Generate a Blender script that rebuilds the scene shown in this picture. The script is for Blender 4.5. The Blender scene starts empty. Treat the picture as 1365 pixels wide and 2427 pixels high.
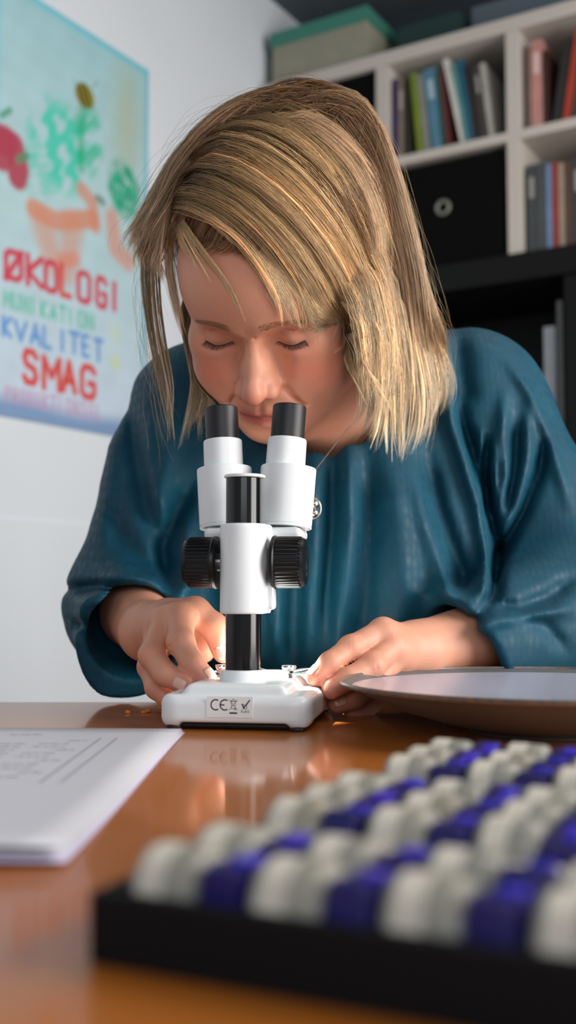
import bpy, bmesh, math, random
import numpy as np
from math import pi, sin, cos, radians
from mathutils import Matrix, Vector

# ------------------------------------------------------------------ camera, world, lights, exposure
T = 0.74                      # table top height
FPX = 2600.0; PITCH = math.atan(186.5 / 2600.0); CZ = T + 0.100
sc = bpy.context.scene
col = sc.collection
cam_d = bpy.data.cameras.new('camera'); cam = bpy.data.objects.new('camera', cam_d); col.objects.link(cam)
cam.location = (0, 0, CZ); cam.rotation_euler = (pi / 2 + PITCH, 0, 0)
cam_d.sensor_fit = 'VERTICAL'; cam_d.sensor_height = 36.0; cam_d.lens = FPX / 2427 * 36.0
cam_d.clip_start = 0.02
cam_d.dof.use_dof = True; cam_d.dof.focus_distance = 0.865; cam_d.dof.aperture_fstop = 4.4
sc.camera = cam

w = bpy.data.worlds.new('world'); sc.world = w; w.use_nodes = True
w.node_tree.nodes['Background'].inputs[0].default_value = (0.80, 0.90, 1.0, 1)
w.node_tree.nodes['Background'].inputs[1].default_value = 0.33

def area(name, loc, target, sx, sy, power, color):
    l = bpy.data.lights.new(name, 'AREA'); l.shape = 'RECTANGLE'; l.size = sx; l.size_y = sy
    l.energy = power; l.color = color
    o = bpy.data.objects.new(name, l); col.objects.link(o); o.location = loc
    d = Vector(target) - Vector(loc); o.rotation_euler = d.to_track_quat('-Z', 'Y').to_euler()
    return o
area('window_light', (1.70, 0.30, T + 0.62), (-0.1, 1.1, T + 0.12), 1.3, 1.4, 56, (1.0, 0.97, 0.93))
area('front_fill_light', (0.1, -1.2, T + 0.80), (-0.1, 1.3, T + 0.2), 1.4, 1.0, 11, (0.90, 0.95, 1.0))  # weak soft fill lamp added in front of the scene, not a window
area('ceiling_light', (0.6, 1.3, T + 1.45), (0.3, 1.6, T), 0.9, 0.9, 5, (1.0, 0.93, 0.84))

sc.view_settings.view_transform = 'Standard'
sc.view_settings.look = 'None'
sc.view_settings.gamma = 1.0
sc.view_settings.use_curve_mapping = False
sc.view_settings.exposure = 0.0
sc.cycles.max_bounces = 8
sc.cycles.use_denoising = True

rnd = random.Random(7)
nrg = np.random.default_rng(7)

# ------------------------------------------------------------------ helpers
def P(px, py, Y, dz=0.0):
    """the world point a photograph pixel shows at depth Y"""
    dx = (px - 682.5) / FPX; dy = (1213.5 - py) / FPX
    c, s = cos(PITCH), sin(PITCH)
    d = np.array([dx, c - dy * s, s + dy * c]); t = Y / d[1]
    return np.array([0, 0, CZ]) + d * t + np.array([0, 0, dz])

def tag(o, label=None, cat=None, group=None, kind=None):
    if label: o['label'] = label
    if cat: o['category'] = cat
    if group: o['group'] = group
    if kind: o['kind'] = kind
    return o

def empty(name, loc=(0, 0, 0), rz=0.0):
    o = bpy.data.objects.new(name, None); col.objects.link(o)
    o.location = loc; o.rotation_euler = (0, 0, rz); o.empty_display_size = 0.05
    return o

def lin(r, g, b):
    f = lambda c: (c / 255 / 12.92) if c / 255 <= 0.04045 else ((c / 255 + 0.055) / 1.055) ** 2.4
    return (f(r), f(g), f(b))

MATS = {}
def mat(name, rgb, rough=0.5, metal=0.0, spec=0.5, emis=0.0, trans=0.0, coat=0.0, noise=None, bump=None, sheen=0.0, sss=0.0, attr=None, ior=1.5, stretch=None):
    """noise=(scale, amount, rgb2) mixes a second colour in; bump=(scale, strength)"""
    if name in MATS: return MATS[name]
    m = bpy.data.materials.new(name); m.use_nodes = True; MATS[name] = m
    nt = m.node_tree; b = nt.nodes['Principled BSDF']
    c = lin(*rgb)
    b.inputs['Base Color'].default_value = (*c, 1)
    b.inputs['Roughness'].default_value = rough; b.inputs['Metallic'].default_value = metal
    b.inputs['Specular IOR Level'].default_value = spec; b.inputs['IOR'].default_value = ior
    b.inputs['Transmission Weight'].default_value = trans
    b.inputs['Coat Weight'].default_value = coat; b.inputs['Coat Roughness'].default_value = 0.08
    b.inputs['Sheen Weight'].default_value = sheen
    if emis:
        b.inputs['Emission Color'].default_value = (*c, 1); b.inputs['Emission Strength'].default_value = emis
    if sss:
        b.inputs['Subsurface Weight'].default_value = sss
        b.inputs['Subsurface Radius'].default_value = (1.0, 0.35, 0.2); b.inputs['Subsurface Scale'].default_value = 0.006
    tc = nt.nodes.new('ShaderNodeTexCoord'); mp = nt.nodes.new('ShaderNodeMapping')
    nt.links.new(tc.outputs['Object'], mp.inputs[0])
    if stretch: mp.inputs['Scale'].default_value = stretch
    src = None
    if attr:
        a = nt.nodes.new('ShaderNodeAttribute'); a.attribute_name = attr; src = a.outputs['Color']
    if noise:
        n = nt.nodes.new('ShaderNodeTexNoise'); n.inputs['Scale'].default_value = noise[0]; n.inputs['Detail'].default_value = 5
        nt.links.new(mp.outputs[0], n.inputs['Vector'])
        r = nt.nodes.new('ShaderNodeValToRGB'); r.color_ramp.elements[0].position = 0.5 - noise[1] / 2; r.color_ramp.elements[1].position = 0.5 + noise[1] / 2
        nt.links.new(n.outputs['Fac'], r.inputs[0])
        mx = nt.nodes.new('ShaderNodeMix'); mx.data_type = 'RGBA'
        nt.links.new(r.outputs[0], mx.inputs['Factor'])
        if src: nt.links.new(src, mx.inputs['A'])
        else: mx.inputs['A'].default_value = (*c, 1)
        mx.inputs['B'].default_value = (*lin(*noise[2]), 1); src = mx.outputs['Result']
    if src: nt.links.new(src, b.inputs['Base Color'])
    if bump:
        n = nt.nodes.new('ShaderNodeTexNoise'); n.inputs['Scale'].default_value = bump[0]; n.inputs['Detail'].default_value = 4
        nt.links.new(mp.outputs[0], n.inputs['Vector'])
        bp = nt.nodes.new('ShaderNodeBump'); bp.inputs['Strength'].default_value = bump[1]; bp.inputs['Distance'].default_value = 0.001
        nt.links.new(n.outputs['Fac'], bp.inputs['Height']); nt.links.new(bp.outputs[0], b.inputs['Normal'])
    return m

def link(name, me, m, parent=None, smooth=True):
    o = bpy.data.objects.new(name, me); col.objects.link(o)
    if m: me.materials.append(m)
    if smooth:
        me.polygons.foreach_set('use_smooth', [True] * len(me.polygons))
    if parent: o.parent = parent
    return o

def pydata(name, vs, fs, m, parent=None, smooth=True):
    me = bpy.data.meshes.new(name); me.from_pydata([tuple(v) for v in vs], [], fs); me.update()
    return link(name, me, m, parent, smooth)

def fast_mesh(name, V, F):
    """V (n,3), F (m,k) equal-sized polygons"""
    me = bpy.data.meshes.new(name); n, k = F.shape
    me.vertices.add(len(V)); me.vertices.foreach_set('co', np.ascontiguousarray(V, np.float32).ravel())
    me.loops.add(n * k); me.loops.foreach_set('vertex_index', np.ascontiguousarray(F, np.int32).ravel())
    me.polygons.add(n); me.polygons.foreach_set('loop_start', np.arange(0, n * k, k, dtype=np.int32))
    me.update(calc_edges=True); me.validate()
    return me

def set_cols(me, C, name='tint'):
    a = me.color_attributes.new(name, 'FLOAT_COLOR', 'POINT')
    A = np.ones((len(C), 4), np.float32); A[:, :3] = C
    a.data.foreach_set('color', A.ravel())

class MB:
    def __init__(s): s.v = []; s.f = []
    def add(s, vs, fs):
        k = len(s.v); s.v += [tuple(v) for v in vs]; s.f += [tuple(i + k for i in f) for f in fs]; return s
    def box(s, x0, x1, y0, y1, z0, z1, bev=0.0, M=None):
        bm = bmesh.new()
        vs = [bm.verts.new((x, y, z)) for x in (x0, x1) for y in (y0, y1) for z in (z0, z1)]
        for q in ((0, 1, 3, 2), (4, 6, 7, 5), (0, 4, 5, 1), (2, 3, 7, 6), (0, 2, 6, 4), (1, 5, 7, 3)):
            bm.faces.new([vs[i] for i in q])
        if bev: bmesh.ops.bevel(bm, geom=bm.edges[:], offset=bev, segments=2, affect='EDGES', profile=0.5)
        bmesh.ops.recalc_face_normals(bm, faces=bm.faces[:])
        bm.verts.index_update()
        V = [v.co.copy() for v in bm.verts]
        if M is not None: V = [M @ v for v in V]
        s.add(V, [[v.index for v in f.verts] for f in bm.faces]); bm.free(); return s
    def lathe(s, prof, seg=32, M=None, ribs=0, ribd=0.0, ribrange=(0, 0), caps=(True, True)):
        """prof: list of (r, z) from bottom to top"""
        vs = []; fs = []
        for j, (r, z) in enumerate(prof):
            for i in range(seg):
                a = 2 * pi * i / seg; rr = r
                if ribs and ribrange[0] <= j <= ribrange[1]: rr = r + ribd * (1 if (i * ribs * 2 // seg) % 2 else -1)
                vs.append(Vector((rr * cos(a), rr * sin(a), z)))
        n = len(prof)
        for j in range(n - 1):
            for i in range(seg):
                i2 = (i + 1) % seg
                fs.append((j * seg + i, j * seg + i2, (j + 1) * seg + i2, (j + 1) * seg + i))
        if caps[0]: fs.append(tuple(range(seg - 1, -1, -1)))
        if caps[1]: fs.append(tuple((n - 1) * seg + i for i in range(seg)))
        if M is not None: vs = [M @ v for v in vs]
        return s.add(vs, fs)
    def tube(s, pts, r, seg=8, closed=False):
        pts = [Vector(p) for p in pts]; n = len(pts)
        rs = r if isinstance(r, (list, tuple)) else [r] * n
        vs = []; fs = []; prev = None
        for i, p in enumerate(pts):
            a = pts[max(i - 1, 0)] if not closed else pts[i - 1]
            b = pts[min(i + 1, n - 1)] if not closed else pts[(i + 1) % n]
            t = (b - a).normalized()
            if prev is None:
                up = Vector((0, 0, 1)) if abs(t.z) < 0.9 else Vector((1, 0, 0))
                x = t.cross(up).normalized()
            else: x = (prev - t * prev.dot(t)).normalized()
            prev = x; y = t.cross(x)
            for k in range(seg):
                an = 2 * pi * k / seg; vs.append(p + (x * cos(an) + y * sin(an)) * rs[i])
        for i in range(n if closed else n - 1):
            j = (i + 1) % n
            for k in range(seg):
                k2 = (k + 1) % seg; fs.append((i * seg + k, i * seg + k2, j * seg + k2, j * seg + k))
        if not closed:
            fs.append(tuple(range(seg - 1, -1, -1))); fs.append(tuple((n - 1) * seg + k for k in range(seg)))
        return s.add(vs, fs)
    def strokes(s, lines, wd, to3):
        """flat print: polylines (x, y) of width wd, mapped onto a surface by to3"""
        for ln in lines:
            for (x0, y0), (x1, y1) in zip(ln, ln[1:]):
                L = math.hypot(x1 - x0, y1 - y0) or 1e-9; nx, ny = -(y1 - y0) / L * wd / 2, (x1 - x0) / L * wd / 2
                ex, ey = (x1 - x0) / L * wd * .35, (y1 - y0) / L * wd * .35
                q = [(x0 + nx - ex, y0 + ny - ey), (x0 - nx - ex, y0 - ny - ey), (x1 - nx + ex, y1 - ny + ey), (x1 + nx + ex, y1 + ny + ey)]
                s.add([to3(*p) for p in q], [(0, 1, 2, 3)])
        return s
    def build(s, name, m, parent=None, smooth=False):
        o = pydata(name, s.v, s.f, m, parent, smooth)
        return o

def autosmooth(o, ang=35):
    me = o.data
    me.polygons.foreach_set('use_smooth', [True] * len(me.polygons))
    bm = bmesh.new(); bm.from_mesh(me)
    for e in bm.edges:
        if len(e.link_faces) == 2 and e.calc_face_angle(0) > radians(ang): e.smooth = False
    bm.to_mesh(me); bm.free()
    if len(me.polygons) < 2000:
        wn = o.modifiers.new('normals', 'WEIGHTED_NORMAL'); wn.keep_sharp = True; wn.weight = 100
    return o

# ---- distance fields, meshed with sparse surface nets
def V3(*a): return np.array(a, np.float32)
def ln(p): return np.sqrt((p * p).sum(-1))
def sph(p, c, r): return ln(p - np.float32(c)) - r
def ell(p, c, r, R=None):
    q = p - np.float32(c)
    if R is not None: q = q @ np.float32(R)
    r = np.float32(r); k0 = ln(q / r); k1 = ln(q / (r * r)) + 1e-9
    return k0 * (k0 - 1) / k1
def cap(p, a, b, ra, rb):
    a = np.float32(a); b = np.float32(b); ba = b - a; pa = p - a
    h = np.clip((pa @ ba) / float(ba @ ba), 0, 1)
    return ln(pa - h[:, None] * ba) - (ra + (rb - ra) * h)
def rbox(p, c, hs, r):
    q = np.abs(p - np.float32(c)) - (np.float32(hs) - r)
    return ln(np.maximum(q, 0)) + np.minimum(q.max(-1), 0) - r
def smin(a, b, k):
    h = np.maximum(k - np.abs(a - b), 0) / k
    return np.minimum(a, b) - h * h * k * 0.25
def smax(a, b, k): return -smin(-a, -b, k)

def nets(fn, lo, hi, h, B=24, marg=0.0):
    lo = np.float64(lo); hi = np.float64(hi)
    nb = np.ceil((hi - lo) / (h * B)).astype(int)
    bi = np.stack(np.meshgrid(*[np.arange(k) for k in nb], indexing='ij'), -1).reshape(-1, 3)
    cen = lo + (bi + 0.5) * B * h
    d = fn(cen.astype(np.float32), None, None)
    rad = h * B * 0.5 * 1.7321
    act = bi[np.abs(d) < rad * 1.25 + marg]
    S = 1 << 20
    CK = []; CP = []; Q = []
    cor = np.array([(i, j, k) for i in (0, 1) for j in (0, 1) for k in (0, 1)])
    edges = [(a, b) for a in range(8) for b in range(a + 1, 8) if np.abs(cor[a] - cor[b]).sum() == 1]
    g = np.stack(np.meshgrid(*[np.arange(B + 1)] * 3, indexing='ij'), -1).reshape(-1, 3)
    for b in act:
        base = b * B
        pts = (lo + (base + g) * h).astype(np.float32)
        c = lo + (b + 0.5) * B * h
        v = fn(pts, c.astype(np.float32), rad).reshape(B + 1, B + 1, B + 1)
        s = v < 0
        if s.all() or not s.any(): continue
        cnt = sum(s[i:B + i, j:B + j, k:B + k].astype(np.int8) for i, j, k in cor)
        ci = np.argwhere((cnt > 0) & (cnt < 8))
        if len(ci):
            cv = np.stack([v[ci[:, 0] + i, ci[:, 1] + j, ci[:, 2] + k] for i, j, k in cor], 1)
            acc = np.zeros((len(ci), 3)); n = np.zeros(len(ci))
            for a, e in edges:
                va, ve = cv[:, a], cv[:, e]; mk = (va < 0) != (ve < 0)
                t = np.where(mk, va / np.where(mk, va - ve, 1), 0)
                acc += mk[:, None] * (cor[a] + t[:, None] * (cor[e] - cor[a])); n += mk
            gi = ci + base
            CP.append(lo + (gi + acc / n[:, None]) * h)
            CK.append(((gi[:, 0] + 8) * S + gi[:, 1] + 8) * S + gi[:, 2] + 8)
        for ax in range(3):
            o = np.zeros(3, int); o[ax] = 1
            s0 = s[:B, :B, :B]; s1 = s[o[0]:B + o[0], o[1]:B + o[1], o[2]:B + o[2]]
            ei = np.argwhere(s0 != s1)
            if not len(ei): continue
            inside = s0[ei[:, 0], ei[:, 1], ei[:, 2]]
            gi = ei + base; bx = np.zeros(3, int); cx = np.zeros(3, int); bx[(ax + 1) % 3] = 1; cx[(ax + 2) % 3] = 1
            def key(q): return ((q[:, 0] + 8) * S + q[:, 1] + 8) * S + q[:, 2] + 8
            q = np.stack([key(gi), key(gi - bx), key(gi - bx - cx), key(gi - cx)], 1)
            q[~inside] = q[~inside][:, ::-1]
            Q.append(q)
    CK = np.concatenate(CK); CP = np.concatenate(CP); Q = np.concatenate(Q)
    od = np.argsort(CK); CK = CK[od]; CP = CP[od]
    ix = np.clip(np.searchsorted(CK, Q), 0, len(CK) - 1)
    ok = (CK[ix] == Q).all(1)
    return CP, ix[ok]

def noise3(p, f, seed=0):
    """cheap smooth pseudo-noise"""
    r = np.random.default_rng(seed); out = 0
    for i in range(5):
        k = r.normal(size=3); k /= np.linalg.norm(k); out = out + np.sin((p @ np.float32(k * f * r.uniform(.7, 1.6))) + r.uniform(0, 6.3))
    return out / 5
# ================================================================== THE SETTING
PHI = radians(-31)                                   # the room is turned against the camera
U_ = np.array([cos(PHI), sin(PHI)]); W_ = np.array([-sin(PHI), cos(PHI)])
S0 = np.array([-.0565, 2.794])                       # front left corner of the shelving, on the floor plan
def room(x, y, z):                                   # room coordinates (along the shelf, into the wall, up) to world
    q = S0 + U_ * x + W_ * y; return Vector((q[0], q[1], z))
RM = Matrix.Translation(room(0, 0, 0)) @ Matrix.Rotation(PHI, 4, 'Z')
white_wall = mat('wall_paint', (224, 229, 235), rough=.85, noise=(3, .6, (218, 224, 231)), bump=(60, .05))
def struct(name, b, m, **k):
    o = b.build(name, m, None, False); tag(o, kind='structure', **k); return o
struct('wall_left', MB().box(-.12, -.03, -3.6, .42, 0, T + 1.70, M=RM), white_wall)
struct('wall_back', MB().box(-.03, 3.2, .33, .43, 0, T + 1.70, M=RM), mat('slate_wall', (52, 62, 72), rough=.8, noise=(2, .5, (44, 54, 63))))
struct('floor', MB().box(-.12, 3.2, -4.4, .43, -.06, 0, M=RM), mat('floor_boards', (120, 92, 66), rough=.5, noise=(6, .6, (96, 72, 50))))
struct('ceiling', MB().box(-.12, 3.2, -3.6, .43, T + 1.70, T + 1.78, M=RM), mat('ceiling_paint', (88, 98, 106), rough=.85, noise=(4, .5, (80, 90, 98))))
# a cable duct runs along the left wall
struct('trim_1', MB().box(-.03, -.026, -3.5, .3, .10, T + .235, .001, M=RM), mat('wall_paint', (1, 1, 1)))
struct('baseboard_left', MB().box(-.03, -.015, -3.4, .0, 0, .10, .004, M=RM), mat('duct', (222, 226, 230)))

# table
table = empty('table', (0, .42, 0)); tag(table, 'glossy orange-brown wooden table in front of the woman', 'table')
wood = mat('varnished_wood', (190, 110, 36), rough=.45, spec=.25, coat=.65, noise=(2.2, .8, (164, 88, 24)), stretch=(1, .18, 1))
wood.node_tree.nodes['Principled BSDF'].inputs['Coat Roughness'].default_value = .09
def tpart(name, b, m=None):
    o = b.build(name, m or wood, table); o.location = -table.location; return autosmooth(o)
tpart('table_top', MB().box(-1.05, 1.05, -.22, 1.0, T - .030, T, .004))
tpart('apron', MB().box(-.98, .98, .90, .92, T - .11, T - .030)); tpart('apron', MB().box(-.98, .98, -.16, -.14, T - .11, T - .030))
for x in (-.96, .96):
    for y in (-.14, .90): tpart('leg', MB().lathe([(.022, 0), (.026, .05), (.034, T - .12), (.034, T - .030)], 20, Matrix.Translation((x, y, 0))))

# ------------------------------------------------------------------ shelving
wp = mat('white_laminate', (196, 188, 180), rough=.5, noise=(3, .5, (188, 180, 172)))
bk_ = mat('black_laminate', (14, 14, 14), rough=.5, spec=.2)
ZB = P(1230, 608, 2.45)[2]; ZT = P(1216, 39, 2.45)[2]; PIT = .3343; TK = .034
def in_room(o, x, y, z, rz=0, ry=0, rx=0):
    o.matrix_world = RM @ Matrix.Translation((x, y, z)) @ Matrix.Rotation(rz, 4, 'Z') @ Matrix.Rotation(ry, 4, 'Y') @ Matrix.Rotation(rx, 4, 'X'); return o
ws = empty('shelving_unit'); in_room(ws, 0, 0, ZB); tag(ws, 'white cube shelving unit full of books, standing on the black shelf', 'shelf')
NC = 4; Hh = ZT - ZB; ZM = Hh / 2
def bx(name, a, m, par, bev=.0015):
    o = MB().box(*a, bev).build(name, m, par); return autosmooth(o)
bx('top_board', (-.017, PIT * NC + .017, 0, .30, Hh - TK, Hh), wp, ws)
bx('bottom_board', (-.017, PIT * NC + .017, 0.0, .30, 0, .008), bk_, ws)
bx('shelf_board', (0, PIT * NC, .0, .30, ZM - .011, ZM + .011), wp, ws)
for i in range(NC + 1): bx('upright', (i * PIT - (.018 if i in (0, NC) else .016), i * PIT + (.018 if i in (0, NC) else .016), 0.001, .299, .0, Hh - TK), wp, ws)
bs = empty('bookcase'); in_room(bs, 0, 0, 0); tag(bs, 'wide black bookcase under the white shelving', 'shelf')
bx('top_board', (-.025, PIT * NC + .3, -.02, .31, ZB - .062, ZB), bk_, bs)
bx('shelf_board', (0, PIT * NC + .28, -.01, .31, T + .380, T + .405), bk_, bs)
bx('bottom_board', (0, PIT * NC + .28, -.01, .31, .06, .10), bk_, bs)
bx('back_panel', (-.02, PIT * NC + .29, .305, .318, .0, ZB - .05), bk_, bs)
for x in (0, .805, 1.62 ): bx('upright', (x - .022, x + .022, -.01, .305, 0, ZB - .062), bk_, bs)

# fabric and card boxes
def rbox_thing(name, x0, x1, z0, z1, m, label, ring=False, lid=None, depth=.27, y0=.012):
    o = MB().box(0, x1 - x0, 0, depth, 0, z1 - z0, .004).build(name, m); autosmooth(o); in_room(o, x0, y0, z0); tag(o, label, 'box')
    if ring:
        pts = [(cos(a) * .0155, -.0015, sin(a) * .0155) for a in np.linspace(0, 2 * pi, 28)[:-1]]
        r = MB().tube(pts, .0045, 8, True).build('ring_pull', mat('nickel', (128, 128, 118), rough=.5, metal=.3), o, True)
        r.location = ((x1 - x0) * .46, 0, (z1 - z0) * .555); tag(r, 'round metal ring')
        e = MB().lathe([(.008, -.0006), (.008, .0006)], 16, Matrix.Rotation(pi / 2, 4, 'X')).build('eyelet', mat('black_fabric', (15, 15, 15)), r, True)
    if lid: 
        l = MB().box(-.004, x1 - x0 + .004, -.004, depth + .004, z1 - z0 - lid[0], z1 - z0 + .003, .002).build('lid', lid[1], o); autosmooth(l)
    return o
blk = mat('black_fabric', (9, 9, 9), rough=.9, spec=.1, bump=(300, .2))
g = 'black fabric boxes in the white shelving'
for (i, lo_, lab) in ((0, 1, 'black fabric box in the top left cell of the white shelving'), (0, 0, 'black fabric box in the lower left cell, behind the head'), (1, 0, 'black fabric box with a round ring on its front')):
    z0 = ZB + (.0085 if not lo_ else ZM + .0115); z1 = z0 + ZM - .024 - (.004 if not lo_ else .022)
    b_ = rbox_thing('storage_box', i * PIT + .020, (i + 1) * PIT - .020, z0, z1, blk, lab, ring=True); b_['group'] = g
gr = mat('grey_card', (150, 148, 132), rough=.8, noise=(30, .5, (140, 138, 122)))
teal = mat('teal_card', (62, 128, 112), rough=.7)
rbox_thing('storage_box', .005, .285, ZT + .001, ZT + .142, gr, 'grey card box with a teal lid on top of the shelving', lid=(.036, teal), y0=.02)
rbox_thing('storage_box', .33, .50, ZT + .001, ZT + .11, mat('dark_green_card', (34, 62, 60), rough=.8), 'dark green box beside the teal lidded box', y0=.10, depth=.18)
rbox_thing('storage_box', .52, .80, ZT + .001, ZT + .125, mat('slate_card', (92, 104, 114), rough=.8), 'slate grey box on top of the white shelving, partly out of frame', y0=.13, depth=.16)

# books
def nm_lab(l): return any(k in l for k in ('thick pale', 'pale label', 'taupe', 'charcoal', 'dusty'))
def book(x, z, wd, h, dp, rgb, label, lean=0.0, y=.02, group=None, cover2=None, name='book', cat='book'):
    m = mat('cover_%d_%d_%d' % rgb, rgb, rough=.5, noise=(18, .4, tuple(int(c * .88) for c in rgb)))
    b = MB(); t = .0025
    b.box(0, t, 0, dp, 0, h); b.box(wd - t, wd, 0, dp, 0, h); b.box(t, wd - t, 0, t, 0, h)
    o = b.build(name, m)
    pg = MB().box(t, wd - t, t, dp - .004, .003, h - .003).build('pages', mat('page_block', (222, 214, 196), rough=.8), o)
    if nm_lab(label):
        s = MB().box(wd * .25, wd * .75, -.0006, .0004, h * .62, h * .86).build('spine_label', mat('spine_%d' % (rgb[0] // 40), tuple(min(255, int(c * .55 + 110)) for c in rgb), rough=.5), o)
    in_room(o, x, y, z, ry=lean); tag(o, label, cat, group); return o
TOP = ZB + ZM + .0115; LOW = ZB + .0085
g1 = 'books in the upper middle cell of the white shelving'
x = PIT + .022
row = [(.014, .205, (66, 46, 96), 'purple book', 0), (.013, .200, (132, 118, 102), 'taupe book', 0), (.016, .195, (38, 34, 26), 'near black book', -.02),
       (.017, .208, (120, 138, 36), 'lime green book', -.09), (.015, .200, (140, 142, 136), 'light grey book', -.10), (.030, .206, (84, 132, 156), 'thick pale blue book', -.12),
       (.010, .198, (46, 84, 70), 'thin dark green book', -.09), (.010, .192, (96, 44, 46), 'thin maroon book', -.10)]
for wd, h, c, nm, ln_ in row:
    book(x + (h * math.sin(-ln_) * 1.0 if ln_ else 0), TOP + (.0005 + wd * math.sin(abs(ln_))) , wd, h, .19, c, nm + ' in the upper middle cell of the white shelving', ln_, group=g1)
    x += wd + .001
x += .016
for wd, h, c, nm, ln_ in [(.014, .222, (214, 210, 202), 'tall white folder leaning left', -.20), (.012, .205, (96, 150, 146), 'pale teal book', -.16), (.012, .212, (34, 98, 124), 'deep blue book', -.15),
                          (.018, .190, (42, 38, 36), 'black book with a pale top', -.12), (.016, .186, (66, 60, 56), 'charcoal book', -.12), (.013, .188, (176, 172, 166), 'light grey slim book', -.12)]:
    book(x + h * math.sin(-ln_) * .62, TOP + .0005 + wd * math.sin(abs(ln_)), wd, h, .19, c, nm + ' on the upper middle shelf', ln_, group=g1)
    x += wd + .0025
g2 = 'books in the upper right cell of the white shelving'
x = PIT * 2 + .026
for wd, h, c, nm, ln_ in [(.010, .200, (120, 100, 92), 'thin brown book', 0), (.026, .210, (196, 140, 134), 'dusty pink book', 0), (.012, .18, (60, 36, 30), 'dark brown book', 0), (.020, .196, (40, 40, 38), 'black book leaning right', .16), (.018, .215, (168, 62, 44), 'red book leaning right', .16),
                          (.014, .200, (46, 72, 62), 'dark green book leaning right', .16), (.02, .2, (190, 180, 160), 'cream book leaning right', .16), (.02, .21, (60, 70, 90), 'navy book leaning right', .16)]:
    book(x, TOP + .0005, wd, h, .19, c, nm + ' in the upper right cell of the white shelving', ln_, group=g2); x += wd + (.002 if ln_ == 0 else .004)
    if nm.startswith('dark brown'): x += .004
g3 = 'binders and books in the lower right cell of the white shelving'
x = PIT * 2 + .024
for wd, h, c, nm in [(.022, .205, (66, 72, 74), 'dark grey binder with a pale label'), (.020, .206, (74, 78, 78), 'mid grey binder'), (.012, .200, (112, 140, 176), 'pale blue book'), (.014, .200, (150, 58, 44), 'brick red book'),
                     (.012, .196, (160, 146, 128), 'beige book'), (.016, .196, (88, 64, 50), 'brown book'), (.02, .2, (60, 60, 66), 'charcoal book'), (.018, .2, (180, 176, 168), 'off white book')]:
    book(x, LOW, wd, h, .19, c, nm + ' in the lower right cell of the white shelving', 0, group=g3); x += wd + .0015
# on the black bookcase
zz = T + .4055
g4 = 'things in the black bookcase'
for wd, h, c, nm, xx in [(.026, .287, (150, 156, 164), 'pale grey magazine file in the black bookcase', .726), (.012, .343, (98, 102, 104), 'tall dark grey folder by the right upright of the black bookcase', .757)]:
    book(xx, zz, wd, h, .2, c, nm, 0, group=g4)
for wd, h, c, nm, xx in [(.045, .215, (40, 37, 35), 'thick charcoal book standing in the black bookcase', .630), (.040, .195, (56, 38, 32), 'dark brown book in the black bookcase', .680)]:
    book(xx, zz, wd, h, .2, c, nm, 0, y=.05, group=g4)
yb = MB().lathe([(.010, 0), (.014, .004), (.014, .016), (.008, .024)], 16).build('pot', mat('yellow_plastic', (206, 160, 40), rough=.5), None, True)
in_room(yb, .655, .08, zz + .2155); tag(yb, 'small yellow pot on the dark books', 'pot')

# ------------------------------------------------------------------ poster: a painted sheet
PW, PH = .47, .850
zp0 = P(345, 1050, 2.42)[2]
NX, NZ = 236, 426
gx, gz = np.meshgrid(np.linspace(0, PW, NX), np.linspace(0, PH, NZ), indexing='ij')
def seg_d(x, z, L):
    b = np.full(x.shape, 1e9)
    for (ax, az), (bx_, bz) in zip(L, L[1:]):
        dx, dz = bx_ - ax, bz - az; h = np.clip(((x - ax) * dx + (z - az) * dz) / (dx * dx + dz * dz + 1e-12), 0, 1)
        b = np.minimum(b, np.hypot(x - ax - h * dx, z - az - h * dz))
    return b
pc = np.zeros((NX, NZ, 3)); 
vv = gz / PH; nz_ = sum(np.sin(gx * a + gz * b + c) for a, b, c in ((40, 23, 1), (-31, 52, 2), (90, -37, 3), (17, 120, 4))) / 4
topc = np.array(lin(160, 204, 212)); midc = np.array(lin(182, 212, 218)); lowc = np.array(lin(204, 218, 236))
k1 = np.clip((vv - .55) / .5, 0, 1)[..., None]; k0 = np.clip(vv / .45, 0, 1)[..., None]
pc = lowc * (1 - k0) + midc * k0; pc = pc * (1 - k1) + topc * k1
pc *= (1 + .05 * nz_)[..., None]
def paint(c, a): 
    global pc
    a = np.clip(a, 0, 1)[..., None]; pc = pc * (1 - a) + np.array(lin(*c)) * a
sm = lambda d, w_, s: np.clip((w_ - d) / s + .5, 0, 1)
X_ = PW - gx                                     # distance from the right edge
# sun-yellow patch, blue border, hill of blue at the foot
paint((176, 188, 160), .75 * np.exp(-((X_ - .075) / .05) ** 2 - ((gz - .70) / .14) ** 2))
paint((112, 190, 214), .9 * sm(X_, .012, .012)); paint((110, 200, 216), .8 * sm(PH - gz, .016, .016)); paint((110, 205, 218), .7 * sm(gx, .016, .02))
paint((110, 145, 190), .85 * sm(gz, .034 + .004 * np.sin(gx * 20), .03))
def leafy(cx, cz, rx, rz, c, a, f=160, sd=1):
    r = np.random.default_rng(sd); n = sum(np.sin(gx * r.normal() * f + gz * r.normal() * f + r.uniform(0, 6)) for _ in range(6)) / 2.2
    m = np.clip(1.6 - ((gx - cx) / rx) ** 2 * 1.6 - ((gz - cz) / rz) ** 2 * 1.6, 0, 1)
    paint(c, a * m * np.clip(.6 + n, 0, 1))
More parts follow.
